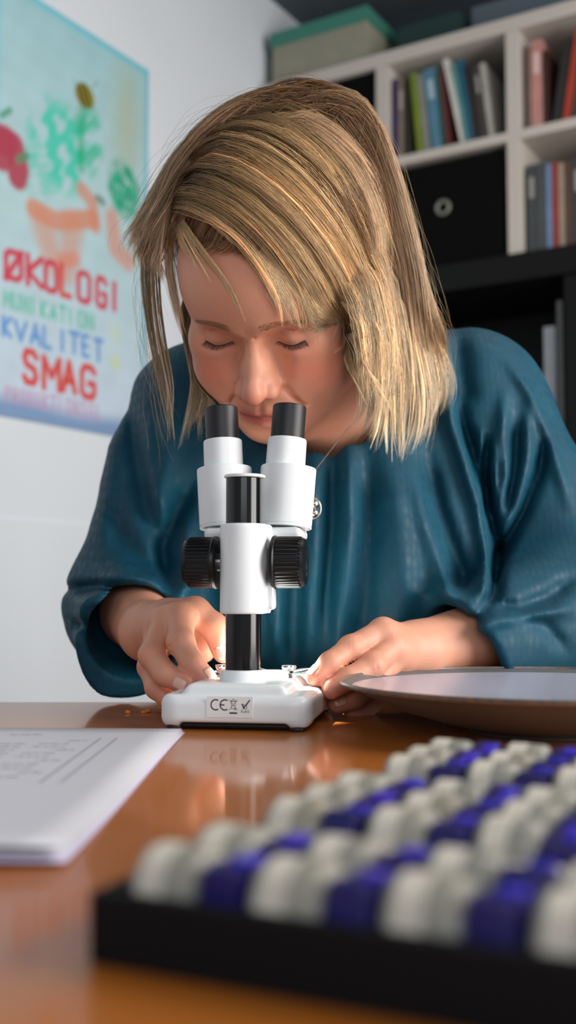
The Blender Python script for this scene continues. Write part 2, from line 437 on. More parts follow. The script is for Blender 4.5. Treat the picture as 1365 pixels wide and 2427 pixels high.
# photograph pixel -> poster coordinates, used to lay the drawing out
def pp(px, py):
    dx = (px - 682.5) / FPX; dy = (1213.5 - py) / FPX; c, s = cos(PITCH), sin(PITCH)
    d = np.array([dx, c - dy * s, s + dy * c]); n = np.array([U_[0], U_[1], 0]); p0 = np.array(room(-.03, 0, 0)); 
    t = (n @ (p0 - [0, 0, CZ])) / (n @ d); q = np.array([0, 0, CZ]) + d * t
    yv = (q[:2] - S0) @ W_; return yv, q[2]
yR, _ = pp(345, 600); Y0 = yR - PW; _, zbot = pp(340, 1048)
def pq(px, py): a, z = pp(px, py); return (a - Y0, z - zbot)
def PL(*pts): return [pq(*a) for a in pts]
leafy(*pq(140, 350), .11, .11, (80, 206, 184), 1.0, 150, 1); leafy(*pq(205, 330), .055, .09, (40, 190, 150), .8, 120, 2)
leafy(*pq(290, 450), .062, .075, (24, 160, 122), 1.3, 230, 3); leafy(*pq(290, 460), .055, .06, (40, 176, 140), 1.0, 120, 8); leafy(*pq(90, 400), .06, .08, (90, 205, 185), .6, 200, 4)
paint((28, 178, 130), .7 * sm(seg_d(gx, gz, PL((188, 400), (188, 300), (196, 260))), .010, .010))
# clay pots
pot = (214, 140, 110)
paint(pot, .85 * sm(seg_d(gx, gz, PL((75, 495), (130, 525), (215, 520))), .020, .012)); paint(pot, .6 * sm(seg_d(gx, gz, PL((95, 530), (125, 620), (150, 640), (170, 540))), .030, .03))
paint(pot, .75 * sm(seg_d(gx, gz, PL((190, 450), (215, 480), (222, 535))), .017, .012)); paint((216, 140, 112), .7 * sm(seg_d(gx, gz, PL((262, 520), (270, 590), (300, 620))), .022, .02))
paint((226, 120, 80), .5 * sm(seg_d(gx, gz, PL((140, 620), (175, 615))), .016, .012)); paint((70, 110, 80), .7 * sm(seg_d(gx, gz, PL((228, 470), (240, 480))), .008, .008))
# strawberry
paint((176, 62, 84), .95 * sm(seg_d(gx, gz, PL((-10, 335), (30, 345), (42, 400), (38, 420))), .026, .010)); paint((176, 62, 84), .95 * sm(seg_d(gx, gz, PL((-30, 320), (10, 335), (0, 370))), .030, .010))
paint((60, 150, 110), .8 * sm(seg_d(gx, gz, PL((0, 275), (20, 262))), .006, .006)); paint((70, 150, 110), .8 * sm(seg_d(gx, gz, PL((40, 380), (60, 370))), .008, .006))
# bee
bx0, bz0 = pq(197, 228); e = np.hypot((gx - bx0) / .030, (gz - bz0) / .026)
paint((150, 140, 38), sm(e, 1, .25)); rr_ = (gx - bx0) + (gz - bz0) * .5
for k in (-.018, -.003, .012): paint((40, 40, 24), 1.0 * sm(e, .98, .2) * sm(np.abs(rr_ - k), .0036, .002))
for L in (PL((180, 205), (170, 188)), PL((215, 208), (228, 196)), PL((185, 250), (178, 262)), PL((210, 248), (222, 262))): paint((110, 120, 110), .5 * sm(seg_d(gx, gz, L), .002, .003))
# lettering
GL = {'O': [[(0, .1), (.15, 0), (.5, 0), (.65, .15), (.65, .85), (.5, 1), (.15, 1), (0, .85), (0, .1)]], 'K': [[(0, 0), (0, 1)], [(.6, 1), (0, .45), (.6, 0)]],
      'L': [[(0, 1), (0, 0), (.55, 0)]], 'G': [[(.6, .85), (.45, 1), (.12, 1), (0, .8), (0, .15), (.15, 0), (.5, 0), (.6, .15), (.6, .45), (.35, .45)]], 'I': [[(.1, 0), (.1, 1)]],
      'V': [[(0, 1), (.3, 0), (.6, 1)]], 'A': [[(0, 0), (.3, 1), (.6, 0)], [(.1, .35), (.5, .35)]], 'T': [[(0, 1), (.6, 1)], [(.3, 1), (.3, 0)]], 'E': [[(.55, 1), (0, 1), (0, 0), (.55, 0)], [(0, .5), (.45, .5)]],
      'S': [[(.6, .85), (.45, 1), (.1, 1), (0, .8), (.1, .58), (.5, .45), (.6, .2), (.48, 0), (.1, 0), (0, .15)]], 'M': [[(0, 0), (0, 1), (.35, .4), (.7, 1), (.7, 0)]], 'N': [[(0, 0), (0, 1), (.6, 0), (.6, 1)]],
      'D': [[(0, 0), (0, 1), (.4, 1), (.6, .8), (.6, .2), (.4, 0), (0, 0)]], 'U': [[(0, 1), (0, .15), (.15, 0), (.45, 0), (.6, .15), (.6, 1)]], 'R': [[(0, 0), (0, 1), (.5, 1), (.6, .8), (.5, .5), (0, .5)], [(.25, .5), (.6, 0)]],
      'P': [[(0, 0), (0, 1), (.5, 1), (.6, .8), (.5, .5), (0, .5)]], 'C': [[(.6, .85), (.45, 1), (.12, 1), (0, .8), (0, .15), (.15, 0), (.5, 0), (.6, .15)]], 'J': [[(.5, 1), (.5, .15), (.35, 0), (.1, 0), (0, .15)]],
      'H': [[(0, 0), (0, 1)], [(.6, 0), (.6, 1)], [(0, .5), (.6, .5)]], 'Ø': [[(0, .1), (.15, 0), (.5, 0), (.65, .15), (.65, .85), (.5, 1), (.15, 1), (0, .85), (0, .1)], [(-.02, -.05), (.68, 1.05)]]}
def letter(ch, TL, TR, BL, c, wdt, a=.8):
    """glyph inside the pixel quad given by three of its corners"""
    o = np.array(BL); ux = (np.array(TR) - np.array(TL)) / .65; uz = np.array(TL) - np.array(BL)
    for ln_ in GL[ch]:
        L = [pq(*(o + ux * p[0] + uz * p[1])) for p in ln_]
        paint(c, a * sm(seg_d(gx, gz, L), wdt, .004))
red = (206, 70, 92)
for ch, x0, x1, y0, h in (('Ø', 10, 46, 594, 62), ('K', 62, 98, 606, 66), ('O', 104, 130, 620, 66), ('L', 142, 166, 628, 70), ('O', 182, 208, 645, 66), ('G', 226, 248, 658, 66), ('I', 264, 284, 672, 60)):
    letter(ch, (x0, y0), (x1, y0 + (x1 - x0) * .28), (x0, y0 + h), (206, 66, 84) if ch != 'L' else (214, 82, 70), .0068, .95)
for i, ch in enumerate('MUNIKATION'): letter(ch, (6 + i * 22, 690 + i * 6), (20 + i * 22, 694 + i * 6), (6 + i * 22, 726 + i * 6), (60, 190, 160), .0042, .6)
for ch, x0, x1, y0, h in (('K', 4, 22, 752, 42), ('V', 32, 60, 762, 42), ('A', 70, 92, 768, 44), ('L', 100, 118, 776, 46), ('I', 142, 152, 785, 44), ('T', 162, 184, 788, 46), ('E', 192, 208, 796, 46), ('T', 220, 240, 805, 48)):
    letter(ch, (x0, y0), (x1, y0 + (x1 - x0) * .22), (x0, y0 + h), (98, 152, 216), .0052, .85)
for ch, x0, x1, y0, h in (('S', 54, 84, 832, 72), ('M', 100, 134, 848, 70), ('A', 146, 176, 858, 66), ('G', 190, 222, 868, 70)):
    letter(ch, (x0, y0), (x1, y0 + (x1 - x0) * .20), (x0, y0 + h), (214, 72, 62), .0074, .95)
for i, ch in enumerate('PRODUKTIONSGL'): letter(ch, (10 + i * 18, 918 + i * 3.6), (20 + i * 18, 920 + i * 3.6), (10 + i * 18, 950 + i * 3.6), (196, 140, 184), .0034, .6)
paint((206, 218, 170), .6 * np.exp(-((gx - pq(270, 790)[0]) / .016) ** 2 - ((gz - pq(270, 790)[1]) / .018) ** 2)); paint((212, 222, 150), .8 * np.exp(-((gx - pq(270, 860)[0]) / .014) ** 2 - ((gz - pq(270, 860)[1]) / .016) ** 2))
idx = np.arange(NX * NZ).reshape(NX, NZ)
Qp = np.stack([idx[:-1, :-1], idx[1:, :-1], idx[1:, 1:], idx[:-1, 1:]], -1).reshape(-1, 4)
Vp = np.stack([np.full(gx.size, .0), gx.ravel(), gz.ravel()], 1)
me = fast_mesh('poster_sheet', Vp, Qp)
poster = MB().box(-.004, -.0004, 0, PW, 0, PH).build('poster', mat('poster_back', (200, 214, 224), rough=.6))
poster.matrix_world = RM @ Matrix.Translation((-.0255, Y0, zbot)); tag(poster, 'hand-painted poster with a bee, clay pots and Danish words on the white wall', 'poster')
ps = link('painting', me, mat('poster_paint', (200, 210, 220), rough=.55, attr='tint'), poster); set_cols(me, pc.reshape(-1, 3))
# ================================================================== MICROSCOPE
MC = P(576, 1660, .828); MZ = radians(-9)
mic = empty('stereo_microscope', (MC[0], MC[1], T), MZ)
tag(mic, 'white stereo microscope with black eyepieces, black column and black focus knobs', 'microscope')
mwhite = mat('white_enamel', (232, 235, 236), rough=.32, spec=.5, coat=.15, bump=(1400, .06))
mblack = mat('black_enamel', (12, 12, 13), rough=.14, spec=.5)
rubber = mat('black_rubber', (24, 22, 24), rough=.45)
chrome = mat('chrome', (200, 200, 202), rough=.18, metal=1.0)
def base_fn(p, c, rad):
    r = (p[:, 0] / .057) 
    d = rbox(p, (0, .040, .0135), (.0560, .0775, .0118), .0075)
    tp = rbox(p, (0, .045, .018), (.040, .076, .0150), .006)
    # slanting flanks of the raised middle
    fl = (np.abs(p[:, 0]) - .046 + (p[:, 2] - .020) * .9) * .74
    tp = smax(tp, fl, .003)
    fr = (-.0375 - p[:, 1] + (p[:, 2] - .022) * .55) * .85
    tp = smax(tp, fr, .003)
    d = smin(d, tp, .0022)
    # clipped corners of the lower plate
    cr = (np.abs(p[:, 0]) + np.abs(p[:, 1] - .040) - .126) * .707
    d = smax(d, cr, .006)
    # feet: the underside arches between the corners
    d = smax(d, -rbox(p, (0, .04, .0), (.040, .2, .0055), .003), .002)
    d = smax(d, -rbox(p, (0, .04, .0), (.2, .055, .0055), .003), .002)
    # well for the lit stage plate
    d = smax(d, -(np.maximum(ln(p[:, :2] - V3(.004, .058)) - .0245, (.0295 - p[:, 2]))), .001)
    return smax(d, .0022 - p[:, 2], .001)
V, Q = nets(base_fn, (-.065, -.045, -.004), (.065, .125, .045), .00115)
link('base', fast_mesh('base', V, Q), mwhite, mic)
def mp(name, b, m, smooth=30, par=None):
    o = b.build(name, m, par or mic); return autosmooth(o, smooth) if smooth else o
TR = lambda x, y, z: Matrix.Translation((x, y, z))
mp('bottom_plate', MB().box(-.046, .046, -.030, .112, .0006, .0052, .002), mat('black_plastic', (10, 10, 10), rough=.5))
for x, y in ((-.049, -.028), (.049, -.028), (-.049, .108), (.049, .108)):
    mp('rubber_foot', MB().lathe([(.0055, 0), (.0065, .001), (.0065, .0035)], 18, TR(x * .92, y, 0)), rubber)
mp('collar', MB().lathe([(.0176, .0305), (.0178, .0312), (.0172, .0400), (.0166, .0412), (.0135, .0413)], 40), mwhite)
mp('column', MB().lathe([(.0131, .031), (.0134, .032), (.0134, .1845), (.0128, .185)], 48), mblack)
cap_ = mp('column_cap', MB().lathe([(.0150, .1850), (.0156, .1855), (.0156, .1868), (.0148, .1874)], 40, TR(.0008, 0, 0)), mwhite)
# clamp body: rounded to the rear, flat flanks running forward to the head
def clamp_fn(p, c, rad):
    zc, hz = .1165, .0338
    q2 = np.sqrt(p[:, 0] ** 2 + p[:, 1] ** 2) - .0176
    slab = np.maximum(np.abs(p[:, 0]) - .0168, np.abs(p[:, 1] - .013) - .014)
    d = np.minimum(q2, slab); d = smax(d, np.abs(p[:, 2] - zc) - hz, .0016)
    arm = rbox(p, (0, .042, .1405), (.0150, .024, .0100), .004)
    d = smin(d, arm, .006)
    d = smin(d, np.maximum(cap(p, (.0, .008, .122), (.001, .008, .122), .0195, .0195), np.abs(p[:, 0]) - .0182), .002)
    # locking lug low on the right
    lug = rbox(p, (.0188, .006, .096), (.0048, .006, .0105), .003)
    d = smin(d, smax(lug, (p[:, 0] * .8 - (p[:, 2] - .094) * -.25 - .0210), .002), .002)
    return d
V, Q = nets(clamp_fn, (-.03, -.025, .075), (.035, .075, .16), .00115)
link('clamp', fast_mesh('clamp', V, Q), mwhite, mic)
# focus knobs
for s in (-1, 1):
    RK = TR(0, .008, .1215) @ Matrix.Rotation(s * pi / 2, 4, 'Y')
    prof = [(.0165, .0200), (.0200, .0215), (.0204, .0235), (.0196, .0245), (.0196, .0255), (.0192, .0420), (.0188, .0430), (.0186, .0440), (.0176, .0462), (.0120, .0466), (.0115, .0455), (.0001, .0455)]
    k = mp('focus_knob', MB().lathe(prof[:5] , 96, RK).lathe(prof[4:], 160, RK, ribs=40, ribd=.00042, ribrange=(1, 2)), mat('knob_plastic', (9, 9, 10), rough=.34, spec=.35), 30)
    mp('knob_spindle', MB().lathe([(.007, .016), (.007, .0212)], 20, RK), chrome, 30, k)
# head
HY = .052
HZ = .1500
mp('head_plate', MB().box(-.0385, .0385, HY - .022, HY + .024, .1395, .1500, .004), mwhite)
for s in (-1, 1):
    nm = mp('objective', MB().lathe([(.013, .118), (.0145, .1195), (.0145, .1395)], 32, TR(s * .013, HY, 0)), mblack)
    mp('lens', MB().lathe([(.0105, .1176), (.0105, .1184)], 28, TR(s * .013, HY, 0)), mat('lens_glass', (30, 40, 60), rough=.04), 30, nm)
    A = TR(s * .0234 - .0007, HY, HZ) @ Matrix.Rotation(radians(3.6) * s, 4, 'Y') @ Matrix.Rotation(radians(-4), 4, 'X'); B2 = A @ TR(-s * .0012 - .0016, 0, 0)
    h = mp('prism_housing', MB().lathe([(.0212, .0), (.0220, .0006), (.0220, .0016), (.0214, .0020), (.0214, .0024), (.0220, .0027), (.0224, .0480), (.0219, .0490), (.0155, .0491)], 56, A), mwhite)
    e = mp('eyepiece_tube', MB().lathe([(.0158, .0485), (.0160, .0490), (.0158, .0710), (.0154, .0722), (.0125, .0723)], 44, B2), mwhite)
    c = mp('eyecup', MB().lathe([(.0134, .0720), (.0136, .0728), (.0136, .0985), (.0131, .0997), (.0118, .0998), (.0108, .0960), (.0100, .0940)], 44, B2), rubber, 30)
    mp('ocular_lens', MB().lathe([(.0100, .0938), (.0098, .0946), (.006, .0953), (.0001, .0956)], 32, B2), mat('lens_glass', (30, 40, 60), rough=.04), 30, c)
    mp('set_screw', MB().lathe([(.002, 0), (.0022, .0008), (.0019, .0016)], 12, B2 @ TR(0, .0150 * 1.0, .060) @ Matrix.Rotation(-pi / 2, 4, 'X')), chrome, 30, e)
# stage plate lit from below, clips
mp('stage_plate', MB().lathe([(.0238, .0300), (.0238, .0340), (.0232, .0345)], 48, TR(.004, .058, 0)), mat('lit_glass', (255, 252, 240), rough=.3, emis=14.0))
for x, y in ((-.0225, .030), (.0300, .030)):
    st = mp('clip_screw', MB().lathe([(.0028, .0320), (.0028, .0362), (.0038, .0366), (.0040, .0385), (.0052, .0400), (.0058, .0412), (.0056, .0424), (.0008, .0426)], 28, TR(x, y, 0)), chrome, 30)
    mp('stage_clip', MB().box(-.0028, .0028, 0, .036, .0376, .0383, M=TR(x, y, 0) @ Matrix.Rotation(-.25 * np.sign(x), 4, 'Z')), chrome, 30, st)
# the sticker with its marks
ink = mat('ink', (30, 34, 60), rough=.6)
stk = mp('sticker', MB().box(-.0190, .0145, -.03795, -.0375, .0098, .0245), mat('sticker_film', (234, 234, 232), rough=.35), 0)
sg = MB(); to3 = lambda x, y: (x * .82 + .0018, -.03805, (y - .0165) * .86 + .0182)
def arc(cx, cy, r, a0, a1, n=14): return [(cx + r * cos(radians(a0 + (a1 - a0) * i / n)), cy + r * sin(radians(a0 + (a1 - a0) * i / n))) for i in range(n + 1)]
cy = .0170
sg.strokes([arc(-.0172, cy, .0042, 62, 298), arc(-.0090, cy, .0042, 62, 298), [(-.0131, cy), (-.0098, cy)]], .00105, to3)
bxx = -.0015
sg.strokes([[(bxx - .0038, cy + .0045), (bxx + .0038, cy - .0042)], [(bxx + .0038, cy + .0045), (bxx - .0038, cy - .0042)],
            [(bxx - .0020, cy + .0030), (bxx - .0015, cy - .0030), (bxx + .0015, cy - .0030), (bxx + .0020, cy + .0030), (bxx - .0020, cy + .0030)],
            [(bxx - .0026, cy + .0032), (bxx + .0026, cy + .0032)], arc(bxx, cy + .0034, .0014, 0, 180, 8), arc(bxx + .0014, cy - .0034, .0007, 0, 360, 8)], .00035, to3)
sg.strokes([[(bxx - .0030, cy - .0066), (bxx + .0030, cy - .0066)]], .0013, to3)
cx = .0092
sg.strokes([[(cx - .0030, cy + .0008), (cx - .0014, cy - .0022), (cx + .0036, cy + .0040)]], .0011, to3)
sg.strokes([[(cx - .0020, cy - .0030), (cx + .0012, cy - .0030), (cx + .0012, cy + .0006)], [(cx - .0020, cy - .0030), (cx - .0020, cy + .0004), (cx - .0004, cy + .0004)]], .0004, to3)
lx = cx - .0036
for gl, ww in (([[(0, 0), (0, 1), (.5, 1), (.6, .75), (.5, .5), (0, .5)], [(.25, .5), (.6, 0)]], .0018), ([arc(.3, .32, .3, 0, 360, 8)], .0015), ([[(0, 0), (0, 1)], [(.6, 0), (.6, 1)], [(0, .5), (.6, .5)]], .0018), ([[(.6, .9), (.3, 1), (0, .75), (.6, .25), (.3, 0), (0, .1)]], .0018)):
    sg.strokes([[(lx + a * .0019, cy - .0062 + b * .0020) for a, b in l] for l in gl], .00030, to3); lx += ww + .0002
tag(mp('marking', sg, ink, 0, stk), 'dark CE, crossed-out bin and RoHS marks')

# the specimen slide held on the stage
sl = MB().box(-.0385, .0385, -.0095, .0095, 0, .0012, .0002).build('glass_slide', mat('slide_glass', (176, 214, 206), rough=.06, trans=.75, spec=.6))
pos = P(622, 1601, .880); sl.location = (pos[0] + .0, pos[1], T + .0350); sl.rotation_euler = (0, 0, radians(-4)); tag(sl, 'glass slide held between both hands on the lit stage', 'slide')
sm_ = MB().lathe([(.007, .0012), (.0068, .0015), (.003, .0017)], 20).build('specimen', mat('specimen', (150, 170, 150), rough=.5), sl, True)

# lamp of the microscope: shines down between the lenses
ll = bpy.data.lights.new('stage_lamp', 'SPOT'); ll.energy = 9; ll.spot_size = radians(70); ll.spot_blend = .5; ll.shadow_soft_size = .004; ll.color = (1, .97, .92)
lo_ = bpy.data.objects.new('stage_lamp', ll); col.objects.link(lo_); lo_.parent = mic; lo_.location = (.006, .058, .116)

# ================================================================== BOWL
PR = .146
PY = .790; PX = P(1290, 1612, PY)[0]; RZ = P(1290, 1612, PY)[2] - T
bowl = empty('serving_bowl', (PX, PY, T)); tag(bowl, 'wide shallow stoneware bowl with a worn rim beside the microscope', 'bowl')
outer = [(.052, 0), (.054, .0008), (.056, .004), (.075, .0075), (.105, .0165), (.128, .0265), (.1415, RZ - .0022)]
inner = [(.1445, RZ - .0012), (.1435, RZ - .0028), (.128, .0292), (.105, .0200), (.075, .0115), (.040, .0085), (.0001, .0080)]
mp_b = lambda n, pr, m: autosmooth(MB().lathe(pr, 128, caps=(pr[0][0] == .052, False)).build(n, m, bowl), 50)
mp_b('outside', outer + [(.1450, RZ - .0012)], mat('stone_outside', (108, 108, 110), rough=.38, noise=(16, .8, (86, 86, 87)), bump=(120, .15)))
mp_b('inside', inner[::-1], mat('stone_glaze', (168, 170, 184), rough=.16, spec=.5, coat=.5, noise=(7, .7, (152, 154, 170))))
rp = [(.1438, RZ - .0034), (.1450, RZ - .0034), (.1462, RZ - .0018), (.1460, RZ - .0004), (.1450, RZ), (.1440, RZ - .0004), (.1436, RZ - .0020), (.1438, RZ - .0034)]
tag(mp_b('rim', rp, mat('worn_rim', (96, 94, 92), rough=.25, noise=(220, .25, (124, 102, 84)))), 'worn speckled rim')

# ================================================================== TRAY OF VIALS
TA = radians(-26); TRO = (-.0540, .3025)
tray = empty('sample_tray', (TRO[0], TRO[1], T), TA); tag(tray, 'black tray full of small vials in the foreground', 'tray')
tm = mat('tray_black', (9, 10, 14), rough=.65, spec=.2, bump=(500, .2)); cream = mat('cream_board', (206, 198, 186), rough=.7)
TW, TD, THt = .300, .298, .0192
for nme, a in (('floor_panel', (0.004, TW - .004, .004, TD - .004, .0, .004)), ('front_wall', (0, TW, 0, .005, 0, THt)), ('rear_wall', (0, TW, TD - .005, TD, 0, THt)), ('side_wall', (0, .005, .005, TD - .005, 0, THt)), ('side_wall', (TW - .005, TW, .005, TD - .005, 0, THt))):
    autosmooth(MB().box(*a, .0012).build(nme, tm, tray))
for y in (.0625, .1670): MB().box(.006, TW - .006, y, y + .0175, .004, .0200, .001).build('divider', cream, tray)
tag(tray.children[-1], 'cream divider strip'); tag(tray.children[-2], 'cream divider strip')
clear = mat('vial_plastic', (236, 236, 228), rough=.06, spec=.6, trans=.75)
fill_c = [((196, 184, 160), (150, 138, 112)), ((212, 202, 182), (166, 152, 120)), ((184, 176, 156), (90, 84, 74)), ((160, 136, 76), (190, 174, 140)), ((210, 198, 182), (120, 114, 108))]
fills = [mat('grain_%d' % i, a, rough=.6, noise=(150, .35, b), bump=(250, .5)) for i, (a, b) in enumerate(fill_c)]
paper_l = mat('vial_label', (236, 226, 208), rough=.55, noise=(90, .2, (206, 198, 184)))
purple = mat('purple_plastic', (25, 14, 100), rough=.45, spec=.5, sss=0)
purple.node_tree.nodes['Principled BSDF'].inputs['Transmission Weight'].default_value = .10
RX = Matrix.Rotation(pi / 2, 4, 'Y')
def make_vial():
    v = empty('sample_vial')
    b = autosmooth(MB().lathe([(.0095, 0), (.0118, .0010), (.0126, .0035), (.0126, .0175), (.0118, .0195), (.0095, .0205)], 36, RX).build('vial_body', clear, v), 40)
    f = autosmooth(MB().lathe([(.0080, .0012), (.0108, .0022), (.0117, .0042), (.0117, .0172), (.0085, .0185)], 28, RX).build('filling', fills[0], b), 40)
    l = MB(); n = 20; vs = []; fs = []
    for i in range(n):
        a = radians(-20 + 200 * i / (n - 1))
        for x in (.0032, .0112): vs.append((x, .01275 * cos(a), .01275 * sin(a)))
    for i in range(n - 1): fs.append((2 * i, 2 * i + 1, 2 * i + 3, 2 * i + 2))
    l.add(vs, fs); lo = l.build('label', paper_l, v, True)
    c = autosmooth(MB().lathe([(.0092, .0200), (.0092, .0212)], 30, RX).box(.0210, .0338, -.0098, .0098, -.0098, .0098, .0022).build('cap', purple, v), 40)
    t = autosmooth(MB().box(.0270, .0335, -.0045, .0045, .0094, .0116, .0008).build('cap_tab', mat('purple_tab', (58, 40, 190), rough=.25), c))
    return v
proto = make_vial(); first = True
def copy_tree(o, parent=None):
    c = o.copy(); col.objects.link(c)
    if parent: c.parent = parent
    for ch in o.children: copy_tree(ch, c)
    return c
rows = [.0185, .0465, .0950, .1230, .1510, .2020, .2310, .2600]
rname = ['front row', 'second row', 'third row', 'fourth row', 'fifth row', 'sixth row', 'seventh row', 'back row']
cname = ['leftmost', 'second from the left', 'third from the left', 'fourth from the left', 'fifth from the left', 'sixth from the left', 'seventh from the left']
for j, y in enumerate(rows):
    for i in range(7):
        x = .0095 + i * .0362
        if x + .036 > TW: continue
        wx = TRO[0] + cos(TA) * x - sin(TA) * y; wy = TRO[1] + sin(TA) * x + cos(TA) * y
        if wx / wy > .31: continue
        if (i, j) in ((1, 2), (3, 8), (2, 8)) and j == 99: continue
        v = proto if first else copy_tree(proto); first = False
        r1 = rnd.gauss(0, .12) + rnd.choice((0, 0, 0, .5, -.4)) * .5
        v.matrix_world = Matrix.Translation((TRO[0], TRO[1], T)) @ Matrix.Rotation(TA, 4, 'Z') @ Matrix.Translation((x + rnd.uniform(-.0012, .0012), y + rnd.uniform(-.0008, .0008), .0170)) @ Matrix.Rotation(rnd.uniform(-.06, .06), 4, 'Z') @ Matrix.Rotation(r1, 4, 'X')
        tag(v, 'purple-capped vial, %s in the tray\'s %s' % (cname[i], rname[j]), 'vial', 'purple-capped vials in the tray')
        fm = fills[rnd.randrange(5)]
        if v is not proto:
            for ch in v.children:
                if ch.name.startswith('vial_body'):
                    for c2 in ch.children: c2.data = c2.data.copy() if False else c2.data; c2.material_slots[0].link = 'OBJECT'; c2.material_slots[0].material = fm

# ================================================================== PAPERS
def sheet(z0, dx, rot_, lab, lift=.0, m=None, n=14):
    vs = []; fs = []
    RR = P(430, 1736, 0.78); corner = np.array([RR[0], .782]); near = np.array([-.0825, .405])
    e1 = near - corner; ww = .262
    for i in range(n + 1):
        for j in range(n + 1):
            u = i / n; v = j / n                     # u: left from the right edge, v: towards the camera
            q = corner + e1 * v + np.array([-ww * u, .001 * u]) + np.array([dx, 0])
            z = z0 + lift * max(0, v - .55) ** 2 * 5 * (.5 + u * .8) + .0006 * sin(5 * v + 3 * u)
            vs.append((q[0], q[1] - .018 * u * max(0, v - .3) , T + z))
    for i in range(n):
        for j in range(n): fs.append((i * (n + 1) + j, i * (n + 1) + j + 1, (i + 1) * (n + 1) + j + 1, (i + 1) * (n + 1) + j))
    o = pydata('printed_sheet', vs, fs, m or mat('paper', (204, 203, 210), rough=.55)); 
    md = o.modifiers.new('t', 'SOLIDIFY'); md.thickness = .00025; md.offset = 1
    return tag(o, lab, 'paper', 'printed sheets left of the microscope')
def shp(u, v, z0=.0030, lift=.010):
    corner = np.array([P(430, 1736, .78)[0], .782]); near = np.array([-.0825, .405]); q = corner + (near - corner) * v + np.array([-.262 * u, .001 * u])
    return (q[0], q[1] - .018 * u * max(0, v - .3), T + z0 + lift * max(0, v - .55) ** 2 * 5 * (.5 + u * .8) + .0006 * sin(5 * v + 3 * u) + .0005)
sheet(.0006, .0022, 0, 'lowest printed sheet, its lilac edge showing on the right', .004, mat('lilac_paper', (206, 200, 226), rough=.55))
sheet(.0018, .0010, 0, 'middle printed sheet of the stack by the microscope', .007)
top = sheet(.0030, 0, 0, 'topmost printed sheet with a ruled table of figures', .010)
pr = MB(); rp_ = random.Random(3)
def dash(u0, u1, v, wv=.006):
    n = max(1, int((u1 - u0) / .05)); 
    for k in range(n):
        a = u0 + (u1 - u0) * k / n; b = u0 + (u1 - u0) * (k + 1) / n
        pr.add([shp(a, v), shp(b, v), shp(b, v + wv), shp(a, v + wv)], [(0, 1, 2, 3)])
def words(u0, u1, v, wv=.005, gap=.006):
    u = u0
    while u < u1:
        l = rp_.uniform(.008, .03); e = min(u + l, u1)
        k = u
        while k < e: dash(k, min(k + .0032, e), v + rp_.uniform(-.0008, .0008), wv * rp_.uniform(.6, 1.1)); k += .0048
        u = e + gap
for i in range(11):
    v = .18 + i * .035
    words(.235, .31, v) if i % 3 else words(.20, .25, v); words(.34, .40, v) if i else words(.34, .42, .10)
    words(.46, .50 + rp_.uniform(.02, .05), v); words(.56, .70 + rp_.uniform(0, .15), v)
words(.78, .98, .19); words(.80, .98, .30); words(.82, .98, .34)
for v in (.62, .66, .73, .78, .83): words(.30 + rp_.uniform(0, .05), .60 + rp_.uniform(-.05, .3), v, .007)
for u in (.135, .175, .43, .535): pr.add([shp(u, .15), shp(u + .002, .15), shp(u + .002, .58), shp(u, .58)], [(0, 1, 2, 3)])
po = pr.build('printed_text', mat('grey_ink', (92, 94, 104), rough=.6), top)
po['kind'] = 'stuff'
o = MB(); 
pts = [shp(.62, .885), shp(.75, .893), shp(.88, .902), shp(.99, .912)]
o.tube([(p[0], p[1], p[2] + .0038) for p in pts], [.0014, .0034, .0034, .0034], 8)
pen = o.build('pencil', mat('pencil_wood', (170, 112, 74), rough=.5), None); tag(pen, 'brown pencil lying on the printed sheets, at the frame edge', 'pencil')
MB().tube([(pts[0][0] + .0008, pts[0][1], pts[0][2] + .0038), (pts[0][0] + .004, pts[0][1], pts[0][2] + .0038)], [.0013, .0003], 8).build('lead', mat('lead', (50, 50, 54)), pen)

# crumbs
for k, (px, py, s) in enumerate(((303, 1688, .0024), (340, 1688, .0022), (352, 1686, .0026), (378, 1678, .0020))):
    q = P(px, py, 1.0); dd = q - np.array([0, 0, CZ]); q = np.array([0, 0, CZ]) + dd * ((CZ - T - .001) / -dd[2])
    bm = bmesh.new(); bmesh.ops.create_icosphere(bm, subdivisions=2, radius=s)
    for v in bm.verts: v.co *= 1 + .25 * rnd.uniform(-1, 1); v.co.z *= .6
    me = bpy.data.meshes.new('crumb'); bm.to_mesh(me); bm.free()
    o = link('crumb', me, mat('crumb', (200, 130, 70), rough=.7)); o.location = (q[0], q[1], T + s * .5)
    tag(o, ['leftmost brown crumb on the table by the sleeve', 'small brown crumb, left of the touching pair', 'larger brown crumb, right of the touching pair', 'brown crumb nearest the hand'][k], 'crumb', 'brown crumbs on the table')
# ================================================================== THE PERSON
def rot(ax, a):
    return np.array(Matrix.Rotation(a, 3, ax))
TH, PSI, ROLL = radians(44.5), radians(15), radians(-3.5)
HF = np.array([[1, 0, 0], [0, -cos(TH), -sin(TH)], [0, -sin(TH), cos(TH)]]).T       # columns: right, forward, up (right = image right)
Rz = np.array([[cos(PSI), sin(PSI), 0], [-sin(PSI), cos(PSI), 0], [0, 0, 1]])
Ry = rot('Y', -ROLL)
HM = Ry @ Rz @ HF
HO = P(602, 795, 0.912)
def to_head(p): return (p - HO.astype(np.float32)) @ HM.astype(np.float32)
def from_head(q): return np.asarray(q) @ HM.T + HO

